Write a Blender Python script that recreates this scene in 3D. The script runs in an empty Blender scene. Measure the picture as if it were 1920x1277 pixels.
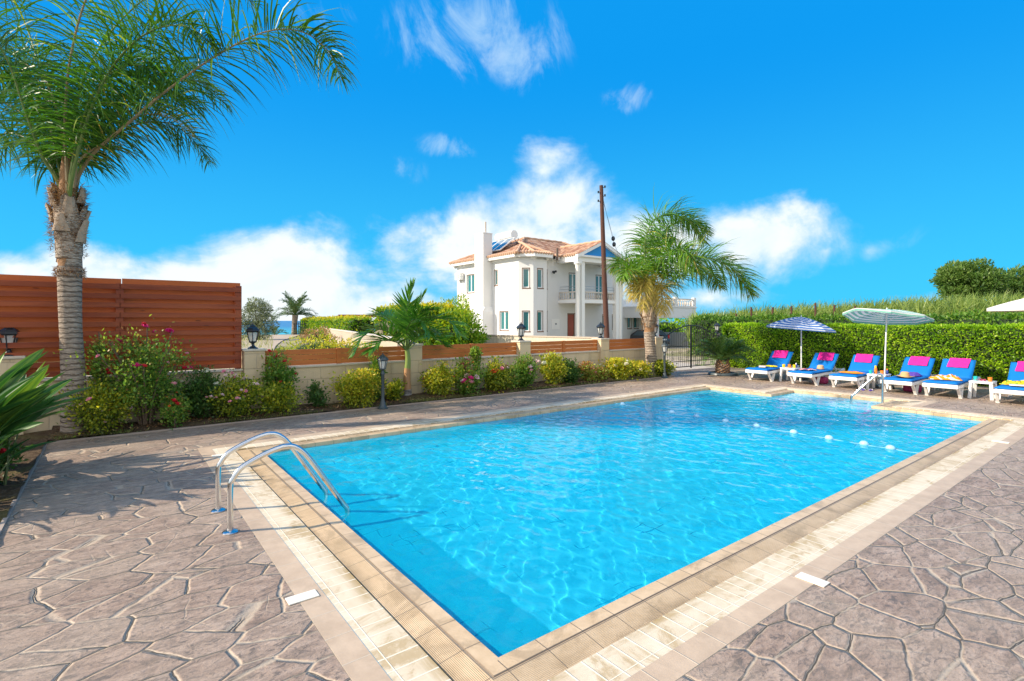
import bpy, bmesh, math, random
import numpy as np
from mathutils import Vector, Matrix
from mathutils.geometry import tessellate_polygon
random.seed(7); RNG = np.random.default_rng(7)
sc = bpy.context.scene
COL = sc.collection
R = math.radians
# ------------------------------------------------------------ camera
CAMH, FPX, HOR = 1.62, 977.0, 601.0
cd = bpy.data.cameras.new('camera'); cam = bpy.data.objects.new('camera', cd); COL.objects.link(cam)
cam.location = (0, 0, CAMH); cam.rotation_euler = (R(90), 0, 0)
cd.sensor_fit = 'HORIZONTAL'; cd.sensor_width = 36.0; cd.lens = 18.32; cd.shift_y = -0.0195
cd.clip_start = 0.05; cd.clip_end = 12000
sc.camera = cam
# ------------------------------------------------------------ sun
SUN_EL, SH_AZ = R(31), R(13)
sl = bpy.data.lights.new('sun', 'SUN'); so = bpy.data.objects.new('sun', sl); COL.objects.link(so)
sd = Vector((math.cos(SUN_EL)*math.cos(SH_AZ), math.cos(SUN_EL)*math.sin(SH_AZ), -math.sin(SUN_EL)))
so.rotation_euler = sd.to_track_quat('-Z', 'Y').to_euler()
so.location = (-20, -5, 15)
sl.energy = 5.0; sl.angle = R(0.55); sl.color = (1.0, 0.87, 0.70)
# ------------------------------------------------------------ render / exposure
sc.view_settings.view_transform = 'Standard'; sc.view_settings.look = 'None'
sc.view_settings.gamma = 1; sc.view_settings.use_curve_mapping = False
sc.view_settings.exposure = 0.55
cy = sc.cycles
cy.use_denoising = True
try: cy.denoiser = 'OPENIMAGEDENOISE'
except Exception: pass
cy.max_bounces = 8; cy.diffuse_bounces = 3; cy.glossy_bounces = 3; cy.transmission_bounces = 6; cy.transparent_max_bounces = 16
cy.caustics_refractive = True; cy.caustics_reflective = False
cy.sample_clamp_indirect = 4.0; cy.blur_glossy = 0.5
# ------------------------------------------------------------ node helper
class NT:
    def __init__(s, nt): s.nt = nt; s.n = nt.nodes; s.l = nt.links
    def new(s, t, **kw):
        nd = s.n.new(t)
        for k, v in kw.items(): setattr(nd, k, v)
        return nd
    def put(s, sock, v):
        if v is None: return
        if isinstance(v, bpy.types.NodeSocket): s.l.new(v, sock)
        else:
            try: sock.default_value = v
            except Exception:
                sock.default_value = tuple(v) + (1.0,) if len(v) == 3 else v
    def m(s, op, a=None, b=None, c=None, clamp=False):
        nd = s.new('ShaderNodeMath', operation=op, use_clamp=clamp)
        for i, v in enumerate((a, b, c)):
            if v is not None: s.put(nd.inputs[i], v)
        return nd.outputs[0]
    def vm(s, op, a=None, b=None, c=None, out=0):
        nd = s.new('ShaderNodeVectorMath', operation=op)
        for i, v in enumerate((a, b, c)):
            if v is not None:
                if op == 'SCALE' and i == 1: s.put(nd.inputs['Scale'], v)
                else: s.put(nd.inputs[i], v)
        return nd.outputs[out]
    def mix(s, f, a, b, mode='MIX'):
        nd = s.new('ShaderNodeMix', data_type='RGBA', blend_type=mode)
        s.put(nd.inputs[0], f); s.put(nd.inputs[6], c4(a)); s.put(nd.inputs[7], c4(b))
        return nd.outputs[2]
    def ramp(s, f, stops, interp='LINEAR'):
        nd = s.new('ShaderNodeValToRGB'); cr = nd.color_ramp; cr.interpolation = interp
        while len(cr.elements) > 1: cr.elements.remove(cr.elements[-1])
        cr.elements[0].position = stops[0][0]; cr.elements[0].color = c4(stops[0][1])
        for p, c in stops[1:]:
            e = cr.elements.new(p); e.color = c4(c)
        s.put(nd.inputs[0], f); return nd.outputs[0]
    def rng(s, v, a, b, c=0.0, d=1.0, smooth=True):
        nd = s.new('ShaderNodeMapRange', interpolation_type='SMOOTHSTEP' if smooth else 'LINEAR')
        s.put(nd.inputs[0], v)
        for i, x in zip((1, 2, 3, 4), (a, b, c, d)): s.put(nd.inputs[i], x)
        return nd.outputs[0]
    def noise(s, vec, scale=5, detail=4, rough=.55, dist=0, out=0):
        nd = s.new('ShaderNodeTexNoise'); s.put(nd.inputs['Vector'], vec)
        nd.inputs['Scale'].default_value = scale; nd.inputs['Detail'].default_value = detail
        nd.inputs['Roughness'].default_value = rough; nd.inputs['Distortion'].default_value = dist
        return nd.outputs[out]
    def vor(s, vec, scale=5, feature='F1', out=0, rand=1.0, smooth=None):
        nd = s.new('ShaderNodeTexVoronoi', feature=feature); s.put(nd.inputs['Vector'], vec)
        nd.inputs['Scale'].default_value = scale; nd.inputs['Randomness'].default_value = rand
        return nd.outputs[out]
    def map(s, vec, loc=(0,0,0), rot=(0,0,0), scale=(1,1,1)):
        nd = s.new('ShaderNodeMapping'); s.put(nd.inputs[0], vec)
        nd.inputs[1].default_value = loc; nd.inputs[2].default_value = rot; nd.inputs[3].default_value = scale
        return nd.outputs[0]
    def bump(s, h, strength=.3, dist=.02, normal=None):
        nd = s.new('ShaderNodeBump'); s.put(nd.inputs['Height'], h)
        nd.inputs['Strength'].default_value = strength; nd.inputs['Distance'].default_value = dist
        if normal is not None: s.put(nd.inputs['Normal'], normal)
        return nd.outputs[0]
def c4(c):
    if isinstance(c, (tuple, list)) and len(c) == 3: return tuple(c) + (1.0,)
    if isinstance(c, (int, float)): return (c, c, c, 1.0)
    return c
def mat(name):
    m = bpy.data.materials.new(name); m.use_nodes = True
    t = NT(m.node_tree); t.n.clear()
    out = t.new('ShaderNodeOutputMaterial'); t.out = out
    return m, t
def pbsdf(t, color, rough=.6, normal=None, spec=.5, metal=0, **kw):
    b = t.new('ShaderNodeBsdfPrincipled')
    t.put(b.inputs['Base Color'], c4(color)); t.put(b.inputs['Roughness'], rough)
    t.put(b.inputs['Specular IOR Level'], spec); t.put(b.inputs['Metallic'], metal)
    if normal is not None: t.put(b.inputs['Normal'], normal)
    for k, v in kw.items(): t.put(b.inputs[k.replace('_', ' ')], v)
    return b
def finish(t, b): t.l.new(b.outputs[0], t.out.inputs[0])
# ------------------------------------------------------------ frames
D1 = Vector((.793, .609, 0)); D2 = Vector((-.609, .793, 0)); N0 = Vector((-.065, 2.508, 0))
def P(a, b, z=0.0): return Vector((N0.x + D1.x*a + D2.x*b, N0.y + D1.y*a + D2.y*b, z))
def at(px, py, Y): return Vector(((px-960)/FPX*Y, Y, CAMH - (py-HOR)/FPX*Y))
def gp(px, py, z=0.0):
    Y = (CAMH-z)*FPX/(py-HOR); return Vector(((px-960)/FPX*Y, Y, z))
ANG = math.atan2(D1.y, D1.x)
# ------------------------------------------------------------ world: sky and clouds in direction space
W = bpy.data.worlds.new('World'); sc.world = W; W.use_nodes = True
t = NT(W.node_tree); t.n.clear()
wo = t.new('ShaderNodeOutputWorld'); bg = t.new('ShaderNodeBackground')
t.l.new(bg.outputs[0], wo.inputs[0]); bg.inputs[1].default_value = 0.10
sky = t.new('ShaderNodeTexSky', sky_type='NISHITA'); sky.sun_disc = False
sky.sun_elevation = SUN_EL; sky.sun_rotation = R(257); sky.altitude = 0; sky.air_density = 1.0; sky.dust_density = 0.3; sky.ozone_density = 3.0
tc = t.new('ShaderNodeTexCoord'); dirv = tc.outputs['Generated']
sep = t.new('ShaderNodeSeparateXYZ'); t.l.new(dirv, sep.inputs[0])
az = t.m('ARCTAN2', sep.outputs[0], sep.outputs[1]); el = t.m('ARCSINE', sep.outputs[2])
cmb = t.new('ShaderNodeCombineXYZ'); t.l.new(az, cmb.inputs[0]); t.l.new(el, cmb.inputs[1])
ae = cmb.outputs[0]
nz = t.noise(t.map(dirv, scale=(1, 1, 1.5)), 4.5, 9, .58, 0.3)
nz2 = t.noise(t.map(dirv, loc=(3, 1, 2)), 14, 7, .6, 0.2)
nsum = t.m('ADD', t.m('MULTIPLY', t.m('SUBTRACT', nz, .5), 3.0), t.m('MULTIPLY', t.m('SUBTRACT', nz2, .5), .9))
def azel(px, py):
    x, y = (px-960)/FPX, (HOR-py)/FPX
    return math.atan2(x, 1), math.atan2(y, math.hypot(x, 1))
# (px, py, rx, ry, weight)
CL = [(600, 560, 200, 105, 1.0), (380, 545, 150, 65, .9), (540, 480, 90, 60, .7), (720, 560, 120, 60, 1.0), (180, 512, 110, 60, .9), (20, 505, 110, 45, .6), (700, 600, 260, 60, 1.0), (560, 545, 170, 80, 1.2), (480, 590, 330, 70, 1.3), (80, 560, 200, 60, 1.0),
      (880, 440, 120, 65, .8), (1035, 400, 105, 85, .75), (1020, 320, 60, 45, .35), (960, 490, 280, 85, 1.0), (1180, 470, 150, 80, .75), (1050, 500, 200, 110, .9), (1450, 452, 118, 72, .95), (1550, 470, 50, 35, .3),
      (1640, 470, 110, 60, -.15), (1330, 560, 400, 50, .2), (1730, 560, 250, 30, .15)]
acc = None
for px, py, rx, ry, w in CL:
    A0, E0 = azel(px, py); A1, _ = azel(px+rx, py); _, E1 = azel(px, py-ry)
    d = t.vm('MULTIPLY', t.vm('SUBTRACT', ae, (A0, E0, 0)), (1/(A1-A0), 1/(E1-E0), 0))
    l = t.vm('LENGTH', d, out=1)
    v = t.m('MULTIPLY_ADD', l, -1.0, w + .45)
    acc = v if acc is None else t.m('SMOOTH_MAX', acc, v, .25)
# unseen cloud added out of view, behind the camera, as ambient fill light
back = t.rng(sep.outputs[1], .45, -.25, 0, 1)
side = t.m('MULTIPLY', back, 1.0)
acc = t.m('MAXIMUM', acc, t.m('MULTIPLY_ADD', side, 1.6, -1.0))
dens = t.m('ADD', acc, nsum)
cov = t.rng(dens, .05, 1.0)
wm = None
for px, py, rx, ry, w in ((900, 70, 230, 130, 1.0), (985, 100, 90, 110, 1.3), (840, 275, 75, 32, 1.25), (620, 20, 110, 90, .7), (1180, 185, 70, 40, .9), (1700, 450, 100, 50, .4), (760, 320, 60, 40, .8)):
    A0, E0 = azel(px, py); A1, _ = azel(px+rx, py); _, E1 = azel(px, py-ry)
    l = t.vm('LENGTH', t.vm('MULTIPLY', t.vm('SUBTRACT', ae, (A0, E0, 0)), (1/(A1-A0), 1/(E1-E0), 0)), out=1)
    v = t.m('MULTIPLY', t.rng(l, 1.15, .1), w); wm = v if wm is None else t.m('MAXIMUM', wm, v)
wn_ = t.noise(t.map(dirv, rot=(0, R(25), 0), scale=(1.6, 1, 1)), 5.5, 10, .66, 1.3)
wisp = t.m('MULTIPLY', t.rng(t.m('ADD', t.m('MULTIPLY', wn_, 1.0), t.m('MULTIPLY', wm, .16)), .55, .86), t.rng(wm, .02, .7))
cov = t.m('MAXIMUM', cov, t.m('MULTIPLY', wisp, .55))
shade = t.rng(t.m('ADD', dens, t.m('MULTIPLY', nz2, .3)), .3, 1.3)
g = t.m('MAXIMUM', sep.outputs[2], 0.0)
# nishita sky, pushed to the deep cyan-blue of the photograph
skc = t.vm('MULTIPLY', sky.outputs[0], (0.10, 0.78, 1.05))
hz = t.mix(t.rng(g, -.02, .45), (0.40, 4.2, 7.1), (0.03, 2.4, 6.5))
skc = t.mix(.9, skc, hz)
rel = t.m('SUBTRACT', nz, t.noise(t.map(t.vm('ADD', dirv, (-.035, -.01, .03)), scale=(1, 1, 1.5)), 4.5, 9, .58, 0.3))
shade = t.m('ADD', shade, t.m('MULTIPLY', rel, 2.2), clamp=True)
cloudc = t.mix(shade, (4.3, 5.9, 7.1), (6.7, 7.15, 7.4))
backc = t.mix(t.rng(sep.outputs[1], .2, -.3), cloudc, (12.6, 11.6, 10.2))  # added cloud brightened and warmed to fill camera-facing shade
full = t.mix(cov, skc, backc)
t.l.new(full, bg.inputs[0])
# ------------------------------------------------------------ objects
def tag(o, label=None, cat=None, group=None, kind=None):
    if label: o['label'] = label
    if cat: o['category'] = cat
    if group: o['group'] = group
    if kind: o['kind'] = kind
    return o
def thing(name, label, cat, loc=(0, 0, 0), rz=0, group=None):
    o = bpy.data.objects.new(name, None); COL.objects.link(o); o.location = loc; o.rotation_euler = (0, 0, rz)
    o.empty_display_size = .1
    return tag(o, label, cat, group)
def mkobj(name, verts, faces, mats, parent=None, fm=None, smooth=False, uv=None, attr=None):
    me = bpy.data.meshes.new(name)
    if isinstance(verts, np.ndarray): # quads or tris array
        nv = len(verts); k = faces.shape[1]; nf = len(faces)
        me.vertices.add(nv); me.vertices.foreach_set('co', verts.astype(np.float32).ravel())
        me.loops.add(nf*k); me.loops.foreach_set('vertex_index', faces.astype(np.int32).ravel())
        me.polygons.add(nf); me.polygons.foreach_set('loop_start', np.arange(0, nf*k, k, dtype=np.int32))
        try: me.polygons.foreach_set('loop_total', np.full(nf, k, dtype=np.int32))
        except Exception: pass
        me.update(calc_edges=True)
    else:
        me.from_pydata([tuple(v) for v in verts], [], faces)
    if not isinstance(mats, (list, tuple)): mats = [mats]
    for m_ in mats: me.materials.append(m_)
    if fm is not None: me.polygons.foreach_set('material_index', np.array(fm, dtype=np.int32))
    if smooth: me.polygons.foreach_set('use_smooth', np.ones(len(me.polygons), dtype=bool))
    if uv is not None:
        ul = me.uv_layers.new(name='UVMap'); ul.data.foreach_set('uv', np.array(uv, dtype=np.float32).ravel())
    if attr is not None:
        at_ = me.attributes.new('v', 'FLOAT', 'POINT'); at_.data.foreach_set('value', np.asarray(attr, dtype=np.float32))
    me.update()
    o = bpy.data.objects.new(name, me); COL.objects.link(o)
    if parent is not None: o.parent = parent
    return o
def copy_thing(src, loc=None, rz=None, label=None, group=None, scale=None):
    c = src.copy(); COL.objects.link(c)
    for ch in src.children:
        d = ch.copy(); COL.objects.link(d); d.parent = c
        for g_ in ch.children:
            e = g_.copy(); COL.objects.link(e); e.parent = d
    if loc is not None: c.location = loc
    if rz is not None: c.rotation_euler = (0, 0, rz)
    if label: c['label'] = label
    if group: c['group'] = group
    if scale: c.scale = scale if hasattr(scale, '__len__') else (scale,)*3
    return c
class MB:
    """collects shapes and links them as one mesh object"""
    def __init__(s): s.v = []; s.f = []; s.fm = []; s.sm = False
    def add(s, vs, fs, m=0):
        o = len(s.v); s.v += [Vector(v) for v in vs]; s.f += [[i+o for i in f] for f in fs]; s.fm += [m]*len(fs); return s
    def quad(s, a, b, c, d, m=0): return s.add([a, b, c, d], [[0, 1, 2, 3]], m)
    def box(s, lo, hi, m=0, M=None, bev=0.0):
        x0, y0, z0 = lo; x1, y1, z1 = hi
        if bev > 0:
            b = min(bev, (x1-x0)*.45, (y1-y0)*.45, (z1-z0)*.45)
            bm = bmesh.new(); bmesh.ops.create_cube(bm, size=1)
            for v in bm.verts: v.co = Vector(((x0+x1)/2+v.co.x*(x1-x0), (y0+y1)/2+v.co.y*(y1-y0), (z0+z1)/2+v.co.z*(z1-z0)))
            bmesh.ops.bevel(bm, geom=list(bm.edges), offset=b, segments=2, profile=.5, affect='EDGES')
            bm.verts.index_update(); vs = [v.co.copy() for v in bm.verts]; fs = [[v.index for v in f.verts] for f in bm.faces]; bm.free()
        else:
            vs = [Vector(p) for p in ((x0,y0,z0),(x1,y0,z0),(x1,y1,z0),(x0,y1,z0),(x0,y0,z1),(x1,y0,z1),(x1,y1,z1),(x0,y1,z1))]
            fs = [[0,3,2,1],[4,5,6,7],[0,1,5,4],[1,2,6,5],[2,3,7,6],[3,0,4,7]]
        if M is not None: vs = [M @ v for v in vs]
        return s.add(vs, fs, m)
    def bar(s, p, q, w, h, m=0, up=Vector((0, 0, 1)), bev=0):
        p, q = Vector(p), Vector(q); d = q-p; L = d.length; d.normalize()
        x = d.cross(up)
        if x.length < 1e-4: x = Vector((1, 0, 0))
        x.normalize(); z = x.cross(d)
        M = Matrix(((x.x, d.x, z.x, p.x), (x.y, d.y, z.y, p.y), (x.z, d.z, z.z, p.z), (0, 0, 0, 1)))
        return s.box((-w/2, 0, -h/2), (w/2, L, h/2), m, M, bev)
    def tube(s, pts, r, n=8, m=0, caps=True):
        pts = [Vector(p) for p in pts]; k = len(pts)
        rs = r if hasattr(r, '__len__') else [r]*k
        vs = []; fs = []; ref = None
        for i, p in enumerate(pts):
            d = (pts[min(i+1, k-1)] - pts[max(i-1, 0)]).normalized()
            if ref is None: ref = Vector((0, 0, 1)) if abs(d.z) < .9 else Vector((1, 0, 0))
            x = ref - d*ref.dot(d); x.normalize(); y = d.cross(x); ref = x
            for j in range(n):
                a = 2*math.pi*j/n; vs.append(p + x*(rs[i]*math.cos(a)) + y*(rs[i]*math.sin(a)))
        for i in range(k-1):
            for j in range(n):
                j2 = (j+1) % n; fs.append([i*n+j, i*n+j2, (i+1)*n+j2, (i+1)*n+j])
        if caps: fs.append(list(range(n))[::-1]); fs.append([(k-1)*n+j for j in range(n)])
        return s.add(vs, fs, m)
    def lathe(s, prof, n=16, m=0, c=(0, 0, 0), sx=1, sy=1, rot=0, flat=None):
        c = Vector(c); vs = []; fs = []; k = len(prof)
        for r_, z in prof:
            for j in range(n):
                a = 2*math.pi*j/n+rot; vs.append(c + Vector((r_*math.cos(a)*sx, r_*math.sin(a)*sy, z)))
        for i in range(k-1):
            for j in range(n):
                j2 = (j+1) % n; fs.append([i*n+j, i*n+j2, (i+1)*n+j2, (i+1)*n+j])
        if prof[0][0] > 1e-5: fs.append(list(range(n))[::-1])
        if prof[-1][0] > 1e-5: fs.append([(k-1)*n+j for j in range(n)])
        return s.add(vs, fs, m)
    def prism(s, poly, d, m=0):
        """poly: 3D points, extruded by vector d"""
        n = len(poly); poly = [Vector(p) for p in poly]; d = Vector(d)
        vs = poly + [p+d for p in poly]
        fs = [list(range(n))[::-1], [n+i for i in range(n)]] + [[i, (i+1) % n, n+(i+1) % n, n+i] for i in range(n)]
        return s.add(vs, fs, m)
    def ball(s, c, r, n=10, m=0, sz=1):
        k = max(4, n//2); return s.lathe([(r*math.sin(math.pi*i/k), -r*sz*math.cos(math.pi*i/k)) for i in range(k+1)], n, m, c)
    def xf(s, M): s.v = [M @ v for v in s.v]; return s
    def build(s, name, mats, parent=None, smooth=False, uv=None):
        o = mkobj(name, s.v, s.f, mats, parent, s.fm if isinstance(mats, (list, tuple)) and len(mats) > 1 else None, False, uv)
        me = o.data
        if smooth:
            bm = bmesh.new(); bm.from_mesh(me)
            for f in bm.faces: f.smooth = True
            for e in bm.edges:
                if len(e.link_faces) == 2 and e.calc_face_angle(0) > R(38): e.smooth = False
            bm.to_mesh(me); bm.free()
        return o
def curve(pts, n=8):
    """catmull-rom through points"""
    pts = [Vector(p) for p in pts]; q = [2*pts[0]-pts[1]] + pts + [2*pts[-1]-pts[-2]]; out = []
    for i in range(1, len(q)-2):
        for j in range(n):
            u = j/n; a, b, c, d = q[i-1], q[i], q[i+1], q[i+2]
            out.append(.5*((2*b)+(c-a)*u+(2*a-5*b+4*c-d)*u*u+(3*b-a-3*c+d)*u**3))
    out.append(pts[-1]); return out
def interp(pts, t):
    k = (len(pts)-1)*t; i = min(int(k), len(pts)-2); return pts[i].lerp(pts[i+1], k-i)
def sstep(a, b, x):
    u = np.clip((x-a)/(b-a), 0, 1); return u*u*(3-2*u)
# ============================================================ materials for the ground and pool
def geo_pos(t): return t.new('ShaderNodeNewGeometry').outputs['Position']
def rotpos(t):  # world position turned into the pool's axes
    return t.map(geo_pos(t), rot=(0, 0, -ANG))
def m_deck():
    m, t = mat('stamped_concrete'); p = rotpos(t)
    w = t.vm('ADD', p, t.vm('SCALE', t.vm('SUBTRACT', t.noise(p, 3.0, 3, .6, out=1), (.5, .5, .5)), .07))
    q = t.map(w, rot=(0, 0, R(38)), scale=(1.0, 1.55, 0))
    e = t.vor(q, 2.75, 'DISTANCE_TO_EDGE'); cellc = t.vor(q, 2.75, 'F1', out=1)
    # a thinner second net gives the shallow lines inside the big slabs
    e2 = t.vor(t.map(w, rot=(0, 0, R(-20)), scale=(1.5, 1, 0), loc=(5, 3, 0)), 2.0, 'DISTANCE_TO_EDGE')
    n1 = t.noise(t.map(p, rot=(0, 0, R(30)), scale=(1, 2.6, 1)), 5.5, 8, .68, .6)
    n2 = t.noise(p, 28, 5, .7); n3 = t.noise(p, 1.1, 3, .5); n4 = t.noise(t.map(p, scale=(1, 1.8, 1)), 14, 6, .7, 1.2)
    wob = t.m('MULTIPLY', t.m('SUBTRACT', t.noise(p, 11, 4, .65), .5), .026)
    ew = t.m('ADD', e, wob)
    grout = t.m('MULTIPLY', t.rng(ew, .022, .036, .85, 0), t.rng(t.noise(p, 3.1, 3, .6), .34, .5, .6, 1))
    stone = t.ramp(n1, [(.30, (.10, .078, .062)), (.42, (.24, .163, .125)), (.52, (.38, .262, .198)), (.68, (.54, .40, .31))])
    csep = t.new('ShaderNodeSeparateColor'); t.l.new(cellc, csep.inputs[0])
    stone = t.mix(.28, stone, t.ramp(csep.outputs[0], [(0, (.22, .165, .12)), (.5, (.36, .27, .195)), (1, (.44, .365, .28))]))
    stone = t.mix(t.m('MULTIPLY', t.rng(n4, .51, .62), .8), stone, (.085, .075, .068))
    stone = t.mix(t.m('MULTIPLY', t.rng(n3, .4, .65), .3), stone, (.50, .41, .31))
    fine = t.noise(t.map(p, rot=(0, 0, R(-25)), scale=(1, 2.2, 1)), 34, 6, .75, .8); stone = t.mix(t.m('MULTIPLY', t.rng(fine, .48, .62), .45), stone, (.13, .105, .085))
    gc = t.mix(n2, (.40, .325, .24), (.54, .45, .345))
    col = t.mix(grout, stone, gc)
    # dark hairline on one side of a joint, where dirt gathers
    crack = t.m('MULTIPLY', t.rng(t.m('ABSOLUTE', t.m('SUBTRACT', ew, .006)), .0, .0075, 1, 0), t.rng(t.noise(p, 2.3, 2, .5), .43, .53))
    col = t.mix(crack, col, (.045, .04, .036))
    thin = t.m('MULTIPLY', t.rng(t.m('ADD', e2, wob), .004, .016, 1, 0), t.m('MULTIPLY', t.rng(t.noise(p, 1.7, 2, .5), .52, .60), .35))
    col = t.mix(thin, col, gc)
    col = t.mix(.10, col, t.mix(n2, (.22, .16, .125), (.56, .43, .34)))
    h = t.m('ADD', t.m('MULTIPLY', t.rng(ew, .002, .05), .8), t.m('MULTIPLY', n1, .85))
    h = t.m('ADD', h, t.m('MULTIPLY', n4, .55)); h = t.m('ADD', h, t.m('MULTIPLY', n2, .28))
    h = t.m('SUBTRACT', h, t.m('MULTIPLY', crack, .5)); h = t.m('SUBTRACT', h, t.m('MULTIPLY', thin, .4))
    b = pbsdf(t, col, t.rng(n1, .3, .7, .62, .42), t.bump(h, 1.0, .012), .35); finish(t, b); return m
def m_band(name, period, base, dark, grout, gw=.006, ribs=None, groove=None, stain=None, rough=.5, bevel=.0):
    m, t = mat(name); uv = t.new('ShaderNodeUVMap').outputs[0]; p = geo_pos(t)
    s = t.new('ShaderNodeSeparateXYZ'); t.l.new(uv, s.inputs[0]); u, v = s.outputs[0], s.outputs[1]
    f = t.m('MULTIPLY', t.m('ABSOLUTE', t.m('SUBTRACT', t.m('FRACT', t.m('DIVIDE', u, period)), .5)), 2*period*.5)
    # f: distance from tile centre along u (0..period/2)
    g = t.rng(f, period/2-gw, period/2-gw*.35)
    wn = t.new('ShaderNodeTexWhiteNoise', noise_dimensions='1D'); t.put(wn.inputs['W'], t.m('FLOOR', t.m('DIVIDE', u, period)))
    n1 = t.noise(p, 6, 6, .65); n2 = t.noise(p, 60, 4, .6)
    col = t.mix(t.rng(n1, .3, .7), dark, base)
    col = t.mix(t.m('MULTIPLY', t.m('SUBTRACT', wn.outputs[0], .3), .35), col, t.mix(.5, dark, base))
    col = t.mix(t.m('MULTIPLY', n2, .25), col, base)
    h = t.m('MULTIPLY', t.m('SUBTRACT', 1.0, g), .6)
    if groove is not None:
        gg = None
        for gv, w_ in groove:
            x = t.rng(t.m('ABSOLUTE', t.m('SUBTRACT', v, gv)), w_*.4, w_, 1, 0)
            gg = x if gg is None else t.m('MAXIMUM', gg, x)
        g = t.m('MAXIMUM', g, gg); h = t.m('SUBTRACT', h, t.m('MULTIPLY', gg, .8))
    if stain is not None:
        sv0, sv1, sc_, amt = stain
        sn = t.noise(t.map(uv, scale=(1.2, 5, 1)), 1.4, 6, .7, .5)
        sf = t.m('MULTIPLY', t.rng(v, sv0, sv1), t.rng(sn, .40, .62))
        sn2 = t.noise(t.map(p, loc=(4, 2, 1)), 2.1, 7, .72, .8)
        sf = t.m('MAXIMUM', sf, t.m('MULTIPLY', t.rng(sn2, .50, .62), .7))
        col = t.mix(t.m('MULTIPLY', sf, amt), col, sc_)
    col = t.mix(g, col, grout)
    if ribs is not None:
        v0, v1, per = ribs
        rb = t.m('MULTIPLY', t.m('SINE', t.m('MULTIPLY', v, 2*math.pi/per)), t.m('MULTIPLY', t.rng(v, v0, v0+.004), t.rng(v, v1, v1-.004)))
        col = t.mix(t.m('MULTIPLY', t.rng(rb, .1, .9), .35), col, dark)
        h = t.m('ADD', h, t.m('MULTIPLY', rb, .35))
    h = t.m('ADD', h, t.m('MULTIPLY', n2, .25))
    b = pbsdf(t, col, rough, t.bump(h, .6, .006), .4); finish(t, b); return m
M_DECK = m_deck()
M_COPE = m_band('coping_tile', .245, (.68, .50, .31), (.52, .365, .205), (.20, .15, .105), .0035, ribs=(.115, .25, .0085), groove=[(.098, .0045), (.112, .003)], stain=(.16, .25, (.17, .115, .055), .55), rough=.32)
M_GRATE = m_band('gutter_tile', .105, (.72, .62, .47), (.60, .49, .34), (.80, .71, .56), .006, groove=[(.435, .004), (.478, .004)], stain=(.37, .25, (.36, .24, .09), .9), rough=.65)
M_BORD = m_band('border_tile', .245, (.58, .44, .31), (.46, .34, .235), (.55, .46, .35), .005, stain=(.5, .7, (.25, .19, .13), .25), rough=.5)
def m_simple(name, col, rough=.6, metal=0, spec=.5, var=0, vs=8, bump=0, bs=40, **kw):
    m, t = mat(name)
    c = col; nrm = None
    if var or bump:
        tcn = t.new('ShaderNodeTexCoord').outputs['Object']
    if var:
        n = t.noise(tcn, vs, 5, .6)
        c = t.mix(n, tuple(x*(1-var) for x in col), tuple(min(1, x*(1+var)) for x in col))
    if bump: nrm = t.bump(t.noise(tcn, bs, 4, .6), bump, .01)
    finish(t, pbsdf(t, c, rough, nrm, spec, metal, **kw)); return m
def m_pool():
    m, t = mat('pool_mosaic'); p = rotpos(t)
    v = t.vor(p, 38, 'F1', out=1, rand=0.0); s = t.new('ShaderNodeSeparateColor'); t.l.new(v, s.inputs[0])
    n = t.noise(p, .7, 3, .5)
    col = t.mix(s.outputs[0], POOLC[0], POOLC[1]); col = t.mix(t.m('MULTIPLY', n, .5), col, POOLC[2])
    e = t.vor(p, 38, 'DISTANCE_TO_EDGE', rand=0.0)
    col = t.mix(t.rng(e, .03, .07, .6, 0), col, (.05, .40, .62))
    # sheets of mosaic meet in darker joints here and there
    sp = t.new('ShaderNodeSeparateXYZ'); t.l.new(p, sp.inputs[0])
    gl = None
    for ax in (0, 1, 2):
        f = t.m('ABSOLUTE', t.m('SUBTRACT', t.m('FRACT', t.m('DIVIDE', sp.outputs[ax], .13)), .5))
        f = t.rng(f, .43, .47)
        gl = f if gl is None else t.m('MAXIMUM', gl, f)
    gl = t.m('MULTIPLY', gl, t.rng(t.noise(p, 1.9, 3, .6), .57, .64))
    col = t.mix(gl, col, (.0, .045, .30))
    finish(t, pbsdf(t, col, .35)); return m
POOLC = [(.014, .66, .94), (.06, .86, .98), (.012, .72, .97)]
M_POOL = m_pool()
M_STEP = m_simple('step_tile', (.86, .90, .92), .4, var=.05)
# ============================================================ pool
PA, PB, PA2, PB1, PB2 = 9.95, 5.03, 11.0, 1.66, 3.55
def outline(o):
    return [(-o, -o), (PA+o, -o), (PA+o, PB1-o), (PA2+o, PB1-o), (PA2+o, PB2+o), (PA+o, PB2+o), (PA+o, PB+o), (-o, PB+o)]
def band(name, prof, material):
    """prof: list of (offset, z). quads carry uv = (distance along, offset)"""
    vs = []; fs = []; uv = []
    lengths = [0]
    base = outline(0)
    for i in range(8):
        a, b = base[i], base[(i+1) % 8]; lengths.append(lengths[-1] + math.dist(a, b))
    for k in range(len(prof)-1):
        (o0, z0), (o1, z1) = prof[k], prof[k+1]; A, B = outline(o0), outline(o1)
        for i in range(8):
            j = (i+1) % 8; q = [A[i], A[j], B[j], B[i]]; zz = [z0, z0, z1, z1]; oo = [o0, o0, o1, o1]
            d = (base[j][0]-base[i][0], base[j][1]-base[i][1]); L = math.hypot(*d); d = (d[0]/L, d[1]/L)
            n = len(vs); vs += [P(x, y, z) for (x, y), z in zip(q, zz)]; fs.append([n, n+3, n+2, n+1][::-1])
            us = [(x-base[i][0])*d[0]+(y-base[i][1])*d[1] + 50 for (x, y) in q]
            uvq = [(u_, o_) for u_, o_ in zip(us, oo)]
            uv += [uvq[k2] for k2 in [0, 3, 2, 1][::-1]]
    o = mkobj(name, vs, fs, material, uv=uv); tag(o, kind='structure'); return o
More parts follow.
